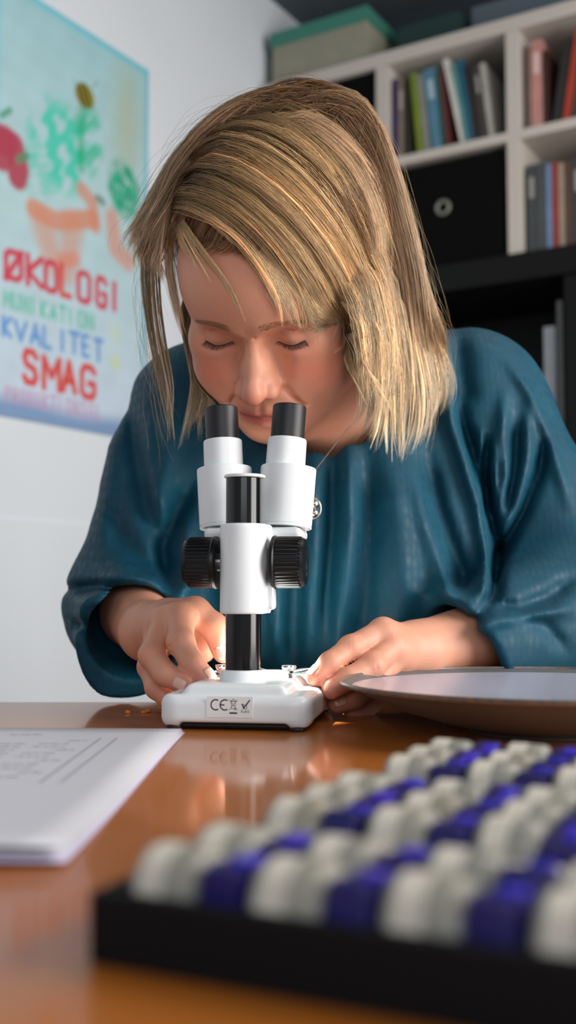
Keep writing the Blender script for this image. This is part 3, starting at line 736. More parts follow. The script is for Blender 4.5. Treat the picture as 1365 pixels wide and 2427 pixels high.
def head(p):
    q = to_head(p); m = q.copy(); m[:, 0] = np.abs(m[:, 0])           # mirrored half
    d = ell(q, (0, -.082, .036), (.075, .094, .084))
    d = smin(d, ell(q, (0, -.036, .034), (.062, .052, .054)), .030)
    d = smin(d, ell(q, (0, -.044, -.040), (.060, .054, .066)), .030)
    d = smin(d, cap(m, (.055, -.056, -.066), (.012, -.012, -.091), .018, .018), .030)
    d = smin(d, ell(q, (0, -.007, -.094), (.018, .019, .015)), .020)                          # chin
    d = smin(d, ell(m, (.040, -.022, -.042), (.027, .025, .027)), .022)                        # cheeks
    d = smin(d, ell(m, (.045, -.022, -.014), (.020, .020, .014)), .016)                        # cheekbones
    d = smin(d, ell(q, (0, -.012, -.070), (.030, .026, .024)), .018)                           # muzzle
    d = smin(d, cap(m, (.010, .0050, .0150), (.044, -.012, .0175), .0085, .0072), .012)        # brow
    d = smax(d, -ell(m, (.030, .017, -.001), (.019, .0185, .012)), .010)                        # socket
    d = smax(d, -ell(m, (.014, .014, -.006), (.007, .010, .010)), .010)
    d = smin(d, sph(m, (.0315, -.0085, -.002), .0132), .004)                                   # lids over the eyeball
    d = smin(d, ell(m, (.031, -.001, -.015), (.013, .007, .005)), .006)                        # pouch
    # nose
    n = cap(q, (0, .003, .004), (0, .0275, -.034), .0044, .0068)
    n = smin(n, sph(q, (0, .0300, -.0395), .0100), .006)
    n = smin(n, ell(m, (.0128, .0170, -.0435), (.0072, .0108, .0076)), .006)
    n = smin(n, ell(m, (.0055, .0090, -.030), (.0090, .0125, .0140)), .010)
    d = smax(d, -ell(m, (.0200, .0125, -.020), (.0070, .0105, .0170)), .012)
    d = smin(d, n, .006)
    d = smax(d, -ell(m, (.0062, .0190, -.0500), (.0036, .0052, .0046)), .0025)                 # nostrils
    d = smax(d, -cap(m, (.022, .0085, -.048), (.034, .000, -.068), .0012, .0008), .007)       # nasolabial
    # mouth
    d = smin(d, cap(m, (.0215, .0055, -.0712), (.005, .0150, -.0665), .0026, .0046), .005)
    d = smin(d, cap(m, (.018, .0060, -.0745), (0, .0138, -.0785), .0036, .0058), .005)
    d = smax(d, -cap(m, (.024, .0095, -.0718), (0, .0215, -.0722), .0011, .0015), .0022)
    d = smax(d, -ell(q, (0, .0215, -.0905), (.016, .008, .004)), .008)
    d = smax(d, -cap(q, (0, .0205, -.053), (0, .0215, -.061), .0018, .0022), .004)
    # frown lines, lid creases
    d = smax(d, -cap(m, (.0050, .0150, .006), (.0062, .0155, .018), .0006, .0010), .0030)
    d = smax(d, -cap(m, (.019, .0065, .0080), (.042, -.0020, .0060), .0006, .0006), .0028)
    # ears
    e = ell(m, (.0755, -.082, -.016), (.0060, .017, .030), rot('Y', radians(8)))
    e = smax(e, -ell(m, (.083, -.080, -.012), (.0050, .010, .018)), .004)
    d = smin(d, e, .006)
    return d

# joints in the world
NB = V3(.052, 1.125, T + .255)
SHL, ELL, WRL = V3(-.085, 1.145, T + .285), V3(-.150, 1.085, T + .086), P(352, 1497, .955)
SHR, ELR, WRR = V3(.185, 1.145, T + .295), V3(.300, 1.075, T + .085), P(992, 1543, .940)
def F(*pts): return [P(*a).astype(np.float32) for a in pts]
# fingers: joint chain (px, py, Y), radii
HANDL = dict(wrist=WRL, fingers=[
    (F((428, 1462, .893), (428, 1522, .868), (455, 1572, .858), (487, 1609, .856)), (.0118, .0103, .0096, .0086)),
    (F((392, 1473, .900), (360, 1553, .872), (392, 1598, .858), (436, 1620, .852)), (.0112, .0100, .0094, .0082)),
    (F((374, 1485, .912), (356, 1580, .890), (370, 1630, .876), (398, 1658, .872)), (.0106, .0096, .0088, .0076)),
    (F((362, 1500, .925), (368, 1590, .912), (392, 1632, .905), (415, 1655, .900)), (.0098, .0086, .0078, .0068))],
    thumb=(F((398, 1462, .925), (462, 1452, .908), (508, 1486, .902), (530, 1545, .900)), (.0150, .0128, .0112, .0094)),
    fill=(P(420, 1490, .94), P(474, 1535, .93)))
HANDR = dict(wrist=WRR, fingers=[
    (F((908, 1498, .905), (832, 1536, .885), (782, 1571, .872), (751, 1604, .866)), (.0112, .0098, .0090, .0082)),
    (F((928, 1533, .900), (882, 1577, .878), (826, 1609, .866), (786, 1634, .860)), (.0108, .0096, .0090, .0082)),
    (F((942, 1550, .905), (895, 1610, .890), (840, 1655, .880), (800, 1668, .876)), (.0108, .0096, .0088, .0078)),
    (F((950, 1565, .915), (915, 1635, .905), (868, 1678, .897), (835, 1690, .892)), (.0100, .0088, .0080, .0070))],
    thumb=(F((955, 1530, .930), (870, 1545, .912), (805, 1580, .895), (762, 1604, .882)), (.0145, .0122, .0105, .0090)))

def hand(p, H, wr):
    W = np.float32(H['wrist']); d = None
    pad = 0.0
    for i, (c, r) in enumerate(H['fingers']):
        f = cap(p, c[0], c[1], r[0], r[1]); f = smin(f, cap(p, c[1], c[2], r[1] * .98, r[2]), .004)
        f = smin(f, cap(p, c[2], c[3], r[2] * .97, r[3]), .003)
        f = smin(f, sph(p, c[1], r[1] * 1.06), .003)
        d = f if d is None else smin(d, f, .0018)
    pm = None
    for i, (c, r) in enumerate(H['fingers']):
        a = W * .8 + c[0] * .2
        m = cap(p, a, c[0], .0165, r[0] * 1.10)
        pm = m if pm is None else smin(pm, m, .010)
    c, r = H['thumb']
    tb = cap(p, c[0], c[1], r[0], r[1]); tb = smin(tb, cap(p, c[1], c[2], r[1] * .96, r[2]), .005); tb = smin(tb, cap(p, c[2], c[3], r[2] * .98, r[3]), .004)
    tb = smin(tb, cap(p, W * .5 + c[0] * .5, c[1] * .75 + H['fingers'][0][0][0] * .25, .014, .010), .008)
    pm = smin(pm, cap(p, W, c[0], .021, .014), .012)
    if 'fill' in H: pm = smin(pm, cap(p, *H['fill'], .017, .014), .010)
    d = smin(d, pm, .004); d = smin(d, tb, .003)
    # creases over the middle joints and knuckle dimples
    for (c, r) in H['fingers'][:2]:
        n = c[1] - (c[0] + c[2]) / 2; n /= np.linalg.norm(n) + 1e-9
        ax = c[2] - c[0]; ax /= np.linalg.norm(ax); sd = np.cross(n, ax); sd = sd / (np.linalg.norm(sd) + 1e-9)
        for o in (-.0022, .0018):
            q = c[1] + n * r[1] * 1.13 + ax * o
            d = smax(d, -cap(p, q - sd * .005, q + sd * .005, .0004, .0004), .0012)
    return d

def body_fn(p, c, rad):
    near = lambda q, r: c is None or np.linalg.norm(c - np.float32(q)) < r + rad + .03
    d = np.full(len(p), 1.0, np.float32)
    hc = from_head((0, -.05, 0))
    if near(hc, .16):
        d = head(p)
    if near(from_head((0, -.09, -.10)), .20):
        nk = cap(p, from_head((0, -.088, -.045)), NB, .056, .062)
        d = smin(d, nk, .022)
        fr = from_head((0, -.036, -.088))
        d = smin(d, cap(p, fr, NB + V3(0, -.045, .0), .020, .030), .030)
    if c is None or c[1] > .93 or True:
        if near((.05, 1.16, T + .15), .36):
            t = cap(p, SHL, SHR, .052, .052)
            t = smin(t, ell(p, (.05, 1.15, T + .12), (.135, .095, .20)), .06)
            t = smin(t, ell(p, (.05, 1.22, T - .05), (.13, .10, .14)), .06)
            d = smin(d, t, .03)
    for sh, el, wr, H in ((SHL, ELL, WRL, HANDL), (SHR, ELR, WRR, HANDR)):
        if near((sh + el) / 2, .2): d = smin(d, cap(p, sh, el, .038, .032), .03)
        if near((el + np.float32(wr)) / 2, .2):
            el2 = el + (np.float32(wr) - el) * .25
            d = smin(d, cap(p, el, el2, .032, .035), .02)
            wr2 = np.float32(wr)
            d = smin(d, cap(p, el2, wr2, .0365, .0245), .008)
        if near(H['fingers'][0][0][0], .13): d = smin(d, hand(p, H, wr), .012)
    return d

def body_cols(V):
    p = V.astype(np.float32); q = to_head(p); m = q.copy(); m[:, 0] = np.abs(m[:, 0])
    base = np.float32(lin(214, 152, 124)); C = np.tile(base, (len(p), 1))
    def blend(c, wgt): C[:] = C * (1 - wgt[:, None]) + np.float32(c) * wgt[:, None]
    inh = (ln(q - V3(0, -.06, 0)) < .19)
    g = lambda c, r: np.exp(-((m - V3(*c)) / np.float32(r) * ((m - V3(*c)) / np.float32(r))).sum(-1)) * inh
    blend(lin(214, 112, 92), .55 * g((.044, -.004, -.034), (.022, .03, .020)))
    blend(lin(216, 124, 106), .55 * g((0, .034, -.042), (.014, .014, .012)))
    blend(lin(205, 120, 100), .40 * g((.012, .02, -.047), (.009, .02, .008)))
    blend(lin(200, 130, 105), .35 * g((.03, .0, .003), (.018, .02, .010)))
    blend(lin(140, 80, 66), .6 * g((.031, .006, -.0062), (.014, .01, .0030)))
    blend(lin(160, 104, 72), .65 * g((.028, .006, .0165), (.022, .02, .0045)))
    blend(lin(225, 165, 135), .3 * g((0, .01, .045), (.05, .03, .03)))
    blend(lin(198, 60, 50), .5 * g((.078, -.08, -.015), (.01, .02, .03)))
    lip = np.exp(-((m[:, 0] / .0225) ** 6)) * np.exp(-((q[:, 2] + .0722 + .0035 * (m[:, 0] / .02) ** 2 * 0) / .0085) ** 4) * (q[:, 1] > 0.002) * inh
    blend(lin(166, 78, 72), .85 * lip)
    slit = np.exp(-((q[:, 2] + .0720) / .0016) ** 2) * (m[:, 0] < .023) * (q[:, 1] > .004) * inh
    blend(lin(110, 45, 40), .8 * slit)
    for H in (HANDL, HANDR):
        for (c, r) in H['fingers'] + [H['thumb']]:
            blend(lin(222, 130, 112), .50 * np.exp(-(ln(p - c[3]) / .014) ** 2))
            blend(lin(214, 130, 112), .40 * np.exp(-(ln(p - c[1]) / .011) ** 2))
            blend(lin(214, 135, 115), .30 * np.exp(-(ln(p - c[0]) / .012) ** 2))
    n = noise3(p, 140, 3) * .5 + noise3(p, 420, 4) * .5
    C *= (1 + .05 * n[:, None] * np.float32([.3, 1, 1]))
    return C

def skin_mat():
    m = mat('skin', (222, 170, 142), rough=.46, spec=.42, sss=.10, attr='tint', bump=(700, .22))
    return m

person = empty('person', (.05, 1.30, 0.0))
tag(person, 'blond woman in a teal blouse bent over the microscope, both hands on a slide', 'person')
def child_mesh(name, V, Fq, m, parent, off=None):
    """world-space geometry as a child of an unrotated parent"""
    o = link(name, fast_mesh(name, np.asarray(V) - np.asarray(parent.location), Fq), m, parent)
    return o
def reparent(o, parent):
    o.parent = parent; o.location = -Vector(parent.location) if parent.parent is None else (0, 0, 0); return o

BH = .0016
V, Q = nets(body_fn, (-.30, .80, T - .10), (.42, 1.30, T + .58), BH)
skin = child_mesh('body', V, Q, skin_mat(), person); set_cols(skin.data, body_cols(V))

# eyelashes and eyebrows
hairdark = mat('lash', (52, 36, 28), rough=.5)
def surf_push(q, off=.0004):
    """move a head-space point onto the face surface along forward"""
    q = np.array(q, float)
    ts = np.linspace(.05, -.05, 201)
    pts = np.stack([q + np.array([0, t, 0]) for t in ts])
    d = head(from_head(pts).astype(np.float32))
    k = np.argmax(d < 0)
    return pts[k] + np.array([0, off, 0])
for sx in (-1, 1):
    lm = MB(); bm_ = MB()
    for i in range(80):
        u = i / 79; x = .0195 + .0245 * u
        z = -.0062 - .0028 * sin(pi * min(1, u * 1.05)) + .0012 * u
        a = surf_push((sx * x, 0, z), 0); L = .0022 + .0026 * u + rnd.uniform(-.0008, .0008)
        b = a + np.array([sx * (u - .3) * .005 + rnd.uniform(-.0008, .0008), L * .55, -L * .65]); c = b + np.array([sx * (u - .3) * .001, L * .25, -L * .02])
        lm.tube([from_head(a), from_head(b), from_head(c)], [.00013, .00010, .00003], 3)
    line = [from_head(surf_push((sx * (.0185 + .026 * k / 10), 0, -.0058 - .0028 * sin(pi * k / 10) + .0012 * k / 10), .0)) for k in range(11)]
    lm.tube(line, [.0003] + [.0008] * 9 + [.0004], 6)
    for i in range(320):
        u = rnd.random(); x = .010 + .036 * u
        z = .0165 + .0035 * sin(pi * min(1, u)) - .002 * u + rnd.uniform(-.0036, .0036) * (1 - .5 * u)
        a = surf_push((sx * x, 0, z), .0001); b = surf_push((sx * (x + .005), 0, z + .0016 - .002 * u), .0007)
        bm_.tube([from_head(a), from_head(b)], [.00009, .00003], 3)
    for nme, b, m in (('eyelashes', lm, hairdark), ('eyebrow', bm_, mat('brow_hair', (168, 120, 84), rough=.6))):
        o = b.build(nme, m, person, True); o.location = -person.location; o['kind'] = 'stuff'

# fingernails
nailm = mat('nail', (232, 178, 160), rough=.25, coat=.3)
def nail(H, k, side, L=.0105, W=.0046, parent=None):
    c, r = (H['thumb'] if k == 't' else H['fingers'][k])
    tip, pre = Vector(c[3]), Vector(c[2]); ax = (tip - pre).normalized()
    nn = Vector(side); nn = (nn - ax * nn.dot(ax)).normalized(); sd = ax.cross(nn)
    vs = []; fs = []; NI, NJ = 7, 9
    for i in range(NI):
        for j in range(NJ):
            u = i / (NI - 1); v = j / (NJ - 1) * 2 - 1
            ww = W * (1 - .12 * (2 * u - 1) ** 4); an = v * ww / (r[3] * .95)
            p0 = tip - ax * (L * (1 - u) - r[3] * .62)
            rr = r[3] * 1.015 - max(0, u - .5) ** 2 * .004
            vs.append(p0 + nn * rr * cos(an) + sd * rr * sin(an))
    for i in range(NI - 1):
        for j in range(NJ - 1): fs.append((i * NJ + j, i * NJ + j + 1, (i + 1) * NJ + j + 1, (i + 1) * NJ + j))
    o = pydata('fingernail', vs, fs, nailm, person); o.location = -person.location
    md = o.modifiers.new('t', 'SOLIDIFY'); md.thickness = .0007; md.offset = 0
nail(HANDL, 0, (.55, -.5, .4)); nail(HANDL, 1, (-.5, -.75, .1), W=.0042); nail(HANDL, 't', (-.25, -.9, .3))
nail(HANDR, 0, (-.75, -.5, .35), W=.0042); nail(HANDR, 2, (-.5, -.8, .1), W=.004)

# ------------------------------------------------------------------ blouse
FOLDS = [  # (polyline in photograph pixels, height in m (+ ridge, - valley), width px)
    ([(824, 1040), (830, 1250), (806, 1480), (800, 1600)], .007, 20),
    ([(868, 1080), (876, 1250), (864, 1420), (850, 1560)], -.009, 26),
    ([(790, 1060), (786, 1250), (768, 1480)], -.008, 20),
    ([(740, 1080), (745, 1300), (730, 1560)], .006, 22),
    ([(700, 1150), (700, 1400), (695, 1600)], -.007, 24),
    ([(655, 1300), (658, 1560)], .006, 18),
    ([(930, 1100), (950, 1250), (960, 1400), (930, 1540)], .006, 34),
    ([(1005, 1060), (1035, 1200), (1080, 1330), (1105, 1400)], -.010, 24),
    ([(985, 1120), (1010, 1240), (1050, 1360), (1060, 1430)], .006, 22),
    ([(1058, 900), (1068, 980), (1095, 1070), (1135, 1200), (1155, 1330), (1150, 1420)], .009, 18),
    ([(1082, 930), (1098, 1010), (1125, 1080), (1155, 1180), (1178, 1300), (1172, 1400), (1120, 1482)], -.012, 16),
    ([(1060, 800), (1062, 880), (1075, 960)], .006, 16),
    ([(1085, 800), (1095, 900), (1110, 960)], -.007, 26),
    ([(1140, 1020), (1135, 1110), (1148, 1200)], .007, 9),
    ([(1155, 1035), (1152, 1120), (1155, 1220)], -.009, 9),
    ([(1172, 1030), (1172, 1120), (1165, 1230)], .006, 9),
    ([(1195, 940), (1190, 1040), (1200, 1130), (1178, 1240)], .007, 14),
    ([(1225, 1000), (1222, 1100), (1200, 1210)], -.007, 13),
    ([(1252, 960), (1250, 1080), (1225, 1200), (1190, 1270)], .006, 14),
    ([(1290, 1040), (1278, 1120), (1240, 1210), (1190, 1300), (1165, 1340)], -.011, 15),
    ([(1205, 860), (1255, 930), (1290, 1010), (1320, 1100), (1350, 1200)], .005, 14),
    ([(1150, 1430), (1230, 1445), (1300, 1415), (1365, 1370)], -.007, 20),
    ([(1230, 1470), (1290, 1480), (1340, 1540)], -.004, 16),
    ([(1100, 1500), (1180, 1470), (1300, 1450), (1365, 1440)], .006, 18),
    ([(420, 900), (400, 1040), (385, 1160), (372, 1300)], .007, 24),
    ([(312, 930), (325, 1070), (350, 1200), (395, 1330)], -.007, 22),
    ([(462, 1130), (420, 1220), (385, 1300), (400, 1400)], -.010, 22),
    ([(350, 1000), (355, 1120), (380, 1220)], .006, 18),
    ([(265, 1000), (250, 1150), (245, 1300)], .005, 26),
    ([(150, 1400), (230, 1392), (310, 1392), (395, 1408)], -.008, 16),
    ([(170, 1470), (230, 1500), (270, 1560)], -.006, 18),
    ([(200, 1430), (290, 1425), (340, 1430)], .005, 18),
    ([(430, 1200), (450, 1350), (440, 1420)], .006, 22),
    ([(240, 1180), (300, 1290), (370, 1370)], -.006, 26),
    ([(520, 1080), (500, 1200), (505, 1400)], -.006, 24),
]
def fold_disp(p):
    Y = np.maximum(p[:, 1], .5); c, s = cos(PITCH), sin(PITCH)
    rz = p[:, 2] - CZ; dep = Y * c + rz * s; up = -Y * s + rz * c
    x = 682.5 + FPX * p[:, 0] / dep; y = 1213.5 - FPX * up / dep
    D = np.zeros(len(p), np.float32)
    for L, a, w_ in FOLDS:
        best = np.full(len(p), 1e9, np.float32); tt = np.zeros(len(p), np.float32); n = len(L) - 1
        for k in range(n):
            ax, ay = L[k]; bx, by = L[k + 1]; dx, dy = bx - ax, by - ay
            h = np.clip(((x - ax) * dx + (y - ay) * dy) / (dx * dx + dy * dy), 0, 1)
            q = (x - ax - h * dx) ** 2 + (y - ay - h * dy) ** 2
            m = q < best; best = np.where(m, q, best); tt = np.where(m, (k + h) / n, tt)
        D += a * np.exp(-best / (w_ * w_ * 1.05)) * np.minimum(1, np.minimum(tt, 1 - tt) * 4 + .25)
    front = np.clip((1.20 - p[:, 1]) / .05, 0, 1)
    return D * front

CUFL = P(318, 1503, .985).astype(np.float32); CUFR = P(1103, 1540, .975).astype(np.float32)
def blouse_fn(p, c, rad):
    S1 = SHL + V3(.0, 0, -.010); S2 = SHR + V3(.0, 0, -.008)
    t = cap(p, NB + V3(.0, .03, .015), S1, .060, .076)
    t = smin(t, cap(p, NB + V3(0, .03, .015), S2, .060, .078), .03)
    t = smin(t, ell(p, (.05, 1.145, T + .140), (.175, .150, .190)), .05)
    t = smin(t, ell(p, (.05, 1.20, T + .02), (.185, .185, .20)), .06)
    # the bust hangs over the table's edge
    t = smin(t, ell(p, (.105, 1.075, T + .105), (.095, .080, .090)), .05)
    t = smin(t, ell(p, (-.01, 1.085, T + .110), (.095, .080, .090)), .05)
    for sh, el, cf, ra, rb in ((S1, ELL, CUFL, .0455, .0), (S2, ELR, CUFR, .0445, .0)):
        t = smin(t, cap(p, sh, el, .078, .068), .045)
        t = smin(t, cap(p, sh * .5 + V3(.05, 1.15, T + .16) * .5, el * .55 + V3(.05, 1.15, T + .05) * .45, .06, .045), .06)
        ax = cf - el; ax /= np.linalg.norm(ax)
        sv = cap(p, el, cf + ax * .06, .066, ra * .96)
        if cf is CUFL: sv = smin(sv, cap(p, el + V3(.020, -.035, -.012), cf + V3(-.014, .01, -.034), .044, .024), .03)
        else: sv = smin(sv, cap(p, el + V3(0, -.01, .010), cf + V3(.01, 0, .010), .060, .045), .03)
        pn = ax if cf is CUFL else V3(-.80, -.35, -.48) / np.linalg.norm(V3(-.80, -.35, -.48))
        t = smin(t, smax(sv, (p - cf) @ pn, .003), .022)
    if c is None: t0 = t
    t = t - 1.42 * fold_disp(p) - .0012 * noise3(p, 45, 5)
    # cut the sleeve ends and hollow them; open the neckline
    for el, cf, wr, ra in ((ELL, CUFL, WRL, .0455), (ELR, CUFR, WRR, .046)):
        ax = cf - el; ax /= np.linalg.norm(ax)
        t = smax(t, -cap(p, cf - ax * .05, cf + ax * .05, ra - .004, ra - .002), .003)
    nk0 = from_head((0, -.085, -.06)).astype(np.float32)
    dn = NB + V3(-.002, -.030, -.012) - nk0; dn /= np.linalg.norm(dn)
    t = smax(t, -cap(p, nk0, NB + V3(-.002, -.026, -.012), .066, .070), .006)
    # no cloth below the waist
    t = smax(t, (T - .16) - p[:, 2], .01)
    # keep off the table
    tb = np.maximum(np.abs(p[:, 2] - (T - .018)) - .020, p[:, 1] - 1.004)
    t = smax(t, -tb, .006)
    return t
V, Q = nets(blouse_fn, (-.34, .90, T - .18), (.46, 1.42, T + .42), .0030, marg=.02)
silk = mat('teal_silk', (2, 72, 92), rough=.62, spec=.32, sheen=.0, noise=(26, .5, (1, 58, 78)))
def silk_weave():
    nt = silk.node_tree; b = nt.nodes['Principled BSDF']
    tc = nt.nodes['Texture Coordinate']; 
    v = nt.nodes.new('ShaderNodeTexVoronoi'); v.inputs['Scale'].default_value = 160; v.inputs['Randomness'].default_value = .35
    mp = nt.nodes.new('ShaderNodeMapping'); mp.inputs['Scale'].default_value = (1, .5, .55)
    nt.links.new(tc.outputs['Object'], mp.inputs[0]); nt.links.new(mp.outputs[0], v.inputs['Vector'])
    n2 = nt.nodes.new('ShaderNodeTexNoise'); n2.inputs['Scale'].default_value = 900
    nt.links.new(tc.outputs['Object'], n2.inputs['Vector'])
    r = nt.nodes.new('ShaderNodeMapRange'); r.inputs['From Min'].default_value = .1; r.inputs['From Max'].default_value = .6
    r.inputs['To Min'].default_value = .48; r.inputs['To Max'].default_value = .66
    nt.links.new(v.outputs['Distance'], r.inputs[0]); nt.links.new(r.outputs[0], b.inputs['Roughness'])
    ad = nt.nodes.new('ShaderNodeMath'); ad.operation = 'ADD'
    nt.links.new(v.outputs['Distance'], ad.inputs[0]); nt.links.new(n2.outputs['Fac'], ad.inputs[1])
    bp = nt.nodes.new('ShaderNodeBump'); bp.inputs['Strength'].default_value = .25; bp.inputs['Distance'].default_value = .0012
    nt.links.new(ad.outputs[0], bp.inputs['Height']); nt.links.new(bp.outputs[0], b.inputs['Normal'])
silk_weave()
blouse = child_mesh('blouse', V, Q, silk, person); tag(blouse, 'teal silky blouse with soft pleats and loose three quarter sleeves')

# trousers and shoes (seated, under the table)
def tr_fn(p, c, rad):
    t = ell(p, (.05, 1.30, T - .20), (.185, .15, .16))
    for sx in (-.10, .10):
        t = smin(t, cap(p, (.05 + sx * .8, 1.28, T - .25), (.05 + sx * 1.3, .86, T - .22), .085, .062), .04)
        t = smin(t, cap(p, (.05 + sx * 1.3, .86, T - .22), (.05 + sx * 1.4, .92, .11), .062, .040), .02)
    return t
V, Q = nets(tr_fn, (-.30, .70, .0), (.40, 1.60, T), .010)
child_mesh('trousers', V, Q, mat('trouser', (22, 24, 34), rough=.8), person)
def shoe_fn(p, c, rad):
    t = ell(p, (.05 - .14, .84, .045), (.045, .13, .05)); t = smin(t, cap(p, (-.09, .92, .05), (-.09, .92, .12), .045, .042), .03)
    u = ell(p, (.05 + .14, .84, .045), (.045, .13, .05)); u = smin(u, cap(p, (.19, .92, .05), (.19, .92, .12), .045, .042), .03)
    return smax(np.minimum(t, u), .004 - p[:, 2], .004)
for x0, x1 in ((-.2, .04), (.08, .3)):
    V, Q = nets(shoe_fn, (x0, .65, -.02), (x1, 1.05, .2), .006)
    child_mesh('shoe', V, Q, mat('shoe_leather', (20, 18, 18), rough=.4), person)

# necklace
nk = MB(); pl = [P(828, 1010, 1.02), P(800, 1045, .997), P(770, 1085, .983), P(750, 1110, .977), P(745, 1150, .972), P(744, 1190, .970)]
silver = mat('silver', (190, 185, 178), rough=.25, metal=1.0)
for i in range(len(pl) - 1):
    n = 14
    for k in range(n):
        a = pl[i] + (pl[i + 1] - pl[i]) * (k / n); b = pl[i] + (pl[i + 1] - pl[i]) * ((k + .7) / n)
        nk.tube([a, (a + b) / 2, b], [.0003, .0007, .0003], 5)
o = nk.build('necklace', silver, person, True); o.location = -person.location
pn = MB(); M0 = Matrix.Translation(Vector(P(744, 1205, .966)))
for dz, r in ((.004, .0045), (-.004, .0042)):
    prof = [(r * sin(pi * k / 8) + 1e-5, -r * cos(pi * k / 8)) for k in range(9)]
    pn.lathe(prof, 14, M0 @ Matrix.Translation((0, 0, dz)))
pn.tube([P(744, 1205, .965) + np.array([.006 * cos(a), .001, .009 * sin(a)]) for a in np.linspace(0, 2 * pi, 20)[:-1]], .0009, 6, True)
p2 = pn.build('pendant', silver, o, True)
# ------------------------------------------------------------------ hair
SK_C = V3(.002, -.090, .047); SK_R = V3(.083, .103, .095)
def hairpt(px, py, off):
    if off > .5: return P(px, py, off)
    o = (np.array([0, 0, CZ]) - HO) @ HM; d = (P(px, py, 1.0) - np.array([0, 0, CZ])) @ HM
    R = SK_R + off; oo = (o - SK_C) / R; dd = d / R
    a = dd @ dd; b = oo @ dd; c = oo @ oo - 1; D = b * b - a * c
    t = (-b - math.sqrt(D)) / a if D > 0 else -b / a
    return from_head(o + d * t)
def resample(pts, n=15):
    pts = np.array(pts); P4 = np.vstack([2 * pts[0] - pts[1], pts, 2 * pts[-1] - pts[-2]])
    out = []
    for i in range(1, len(P4) - 2):
        for t in np.linspace(0, 1, 12, endpoint=False):
            a, b, c, d = P4[i - 1], P4[i], P4[i + 1], P4[i + 2]
            out.append(.5 * ((2 * b) + (-a + c) * t + (2 * a - 5 * b + 4 * c - d) * t * t + (-a + 3 * b - 3 * c + d) * t ** 3))
    out.append(pts[-1]); out = np.array(out)
    s = np.r_[0, np.cumsum(np.linalg.norm(np.diff(out, axis=0), axis=1))]
    u = np.linspace(0, s[-1], n)
    return np.stack([np.interp(u, s, out[:, k]) for k in range(3)], 1)
NP_ = 15
def G(*pts, off=.010):
    """guide from (px, py[, offset or depth]) points"""
    q = [hairpt(a[0], a[1], a[2] if len(a) > 2 else off) for a in pts]
    return resample(q, NP_)
# (guides, clumps, strands per clump, thickness, spread at root, spread at tip, tone, frizz)
SHEETS = []
# big side-swept front, from the part on the left over to the right
sweep = [
    G((392, 500), (450, 500), (540, 545), (608, 620), (655, 700), (690, 765), off=.006),
    G((400, 455), (478, 448), (580, 495), (675, 590), (745, 700), (795, 800), (825, 870, .895), off=.006),
    G((418, 412), (520, 390), (630, 445), (735, 550), (812, 670), (850, 790), (872, 900, .905), (900, 1000, .925), off=.006),
    G((445, 360), (560, 338), (680, 398), (785, 510), (858, 650), (893, 790), (912, 920, .925), (940, 1040, .94), off=.006),
    G((490, 312), (610, 290), (730, 350), (828, 478), (893, 630), (928, 780), (945, 920, .94), (940, 1060, .95), off=.006),
    G((550, 270), (670, 250), (785, 308), (865, 435), (922, 600), (955, 770), (968, 910, .955), (955, 1030, .96), off=.006),
]
SHEETS.append((sweep, 190, 29, .010, .0040, .0016, 'front', 1.0))
SHEETS.append((sweep[1:], 46, 14, .016, .0030, .0014, 'front', 3.2))
# crown and right-hand back, down behind the ear
back_r = [
    G((600, 250), (710, 232), (815, 295), (885, 420), (935, 590), (965, 760), (985, 900, .985), (975, 1010, .985), off=.006),
    G((650, 228), (750, 215), (845, 275), (905, 395), (950, 560), (985, 740), (1010, 870, 1.0), (995, 970, 1.0), off=.008),
    G((700, 210), (790, 208), (868, 275), (918, 390), (965, 560), (1006, 730), (1040, 840, 1.01), (1030, 980, 1.01), off=.010),
    G((730, 203), (820, 220), (885, 295), (930, 420), (980, 590), (1022, 740), (1054, 845, 1.03), (1048, 930, 1.03), off=.012),
]
SHEETS.append((back_r, 120, 28, .010, .0050, .0024, 'back', 1.6))
# the whorl: short hair thrown up and over from the crown
whorl = [
    G((800, 300), (740, 235), (650, 225), (560, 262), (500, 320), off=.008),
    G((810, 300), (770, 225), (700, 208), (620, 225), (550, 270), off=.010),
    G((820, 305), (810, 235), (770, 205), (720, 200), (650, 215), off=.010),
    G((830, 310), (860, 260), (900, 310), (925, 400), (935, 480), off=.008),
    G((820, 330), (870, 350), (905, 430), (925, 540), (945, 640), off=.008),
    G((790, 340), (830, 400), (870, 490), (905, 600), (930, 700), off=.007),
    G((750, 330), (770, 400), (820, 500), (870, 620), (890, 720), off=.007),
    G((700, 310), (690, 360), (740, 450), (800, 560), (840, 660), off=.007),
]
SHEETS.append((whorl, 130, 22, .007, .0045, .0016, 'root', 1.8))
# hanging ends on the right
ends_r = [
    G((800, 640, .005), (838, 760, .885), (855, 880, .91), (860, 960, .93), (815, 1030, .95)),
    G((850, 600, .005), (888, 740, .90), (905, 880, .92), (892, 1000, .94), (850, 1060, .955)),
    G((880, 540, .006), (918, 720, .92), (938, 880, .94), (930, 1010, .955), (946, 1110, .96)),
    G((905, 520, .006), (950, 720, .95), (980, 880, .965), (982, 1000, .97), (950, 1100, .975)),
    G((930, 520, .007), (975, 720, .98), (1012, 880, .99), (1012, 1000, .99), (985, 1070, .99)),
    G((950, 540, .008), (1000, 740, 1.0), (1045, 860, 1.01), (1048, 940, 1.01), (1010, 1010, 1.0)),
]
SHEETS.append((ends_r, 150, 22, .010, .0050, .0022, 'pale', 2.2))
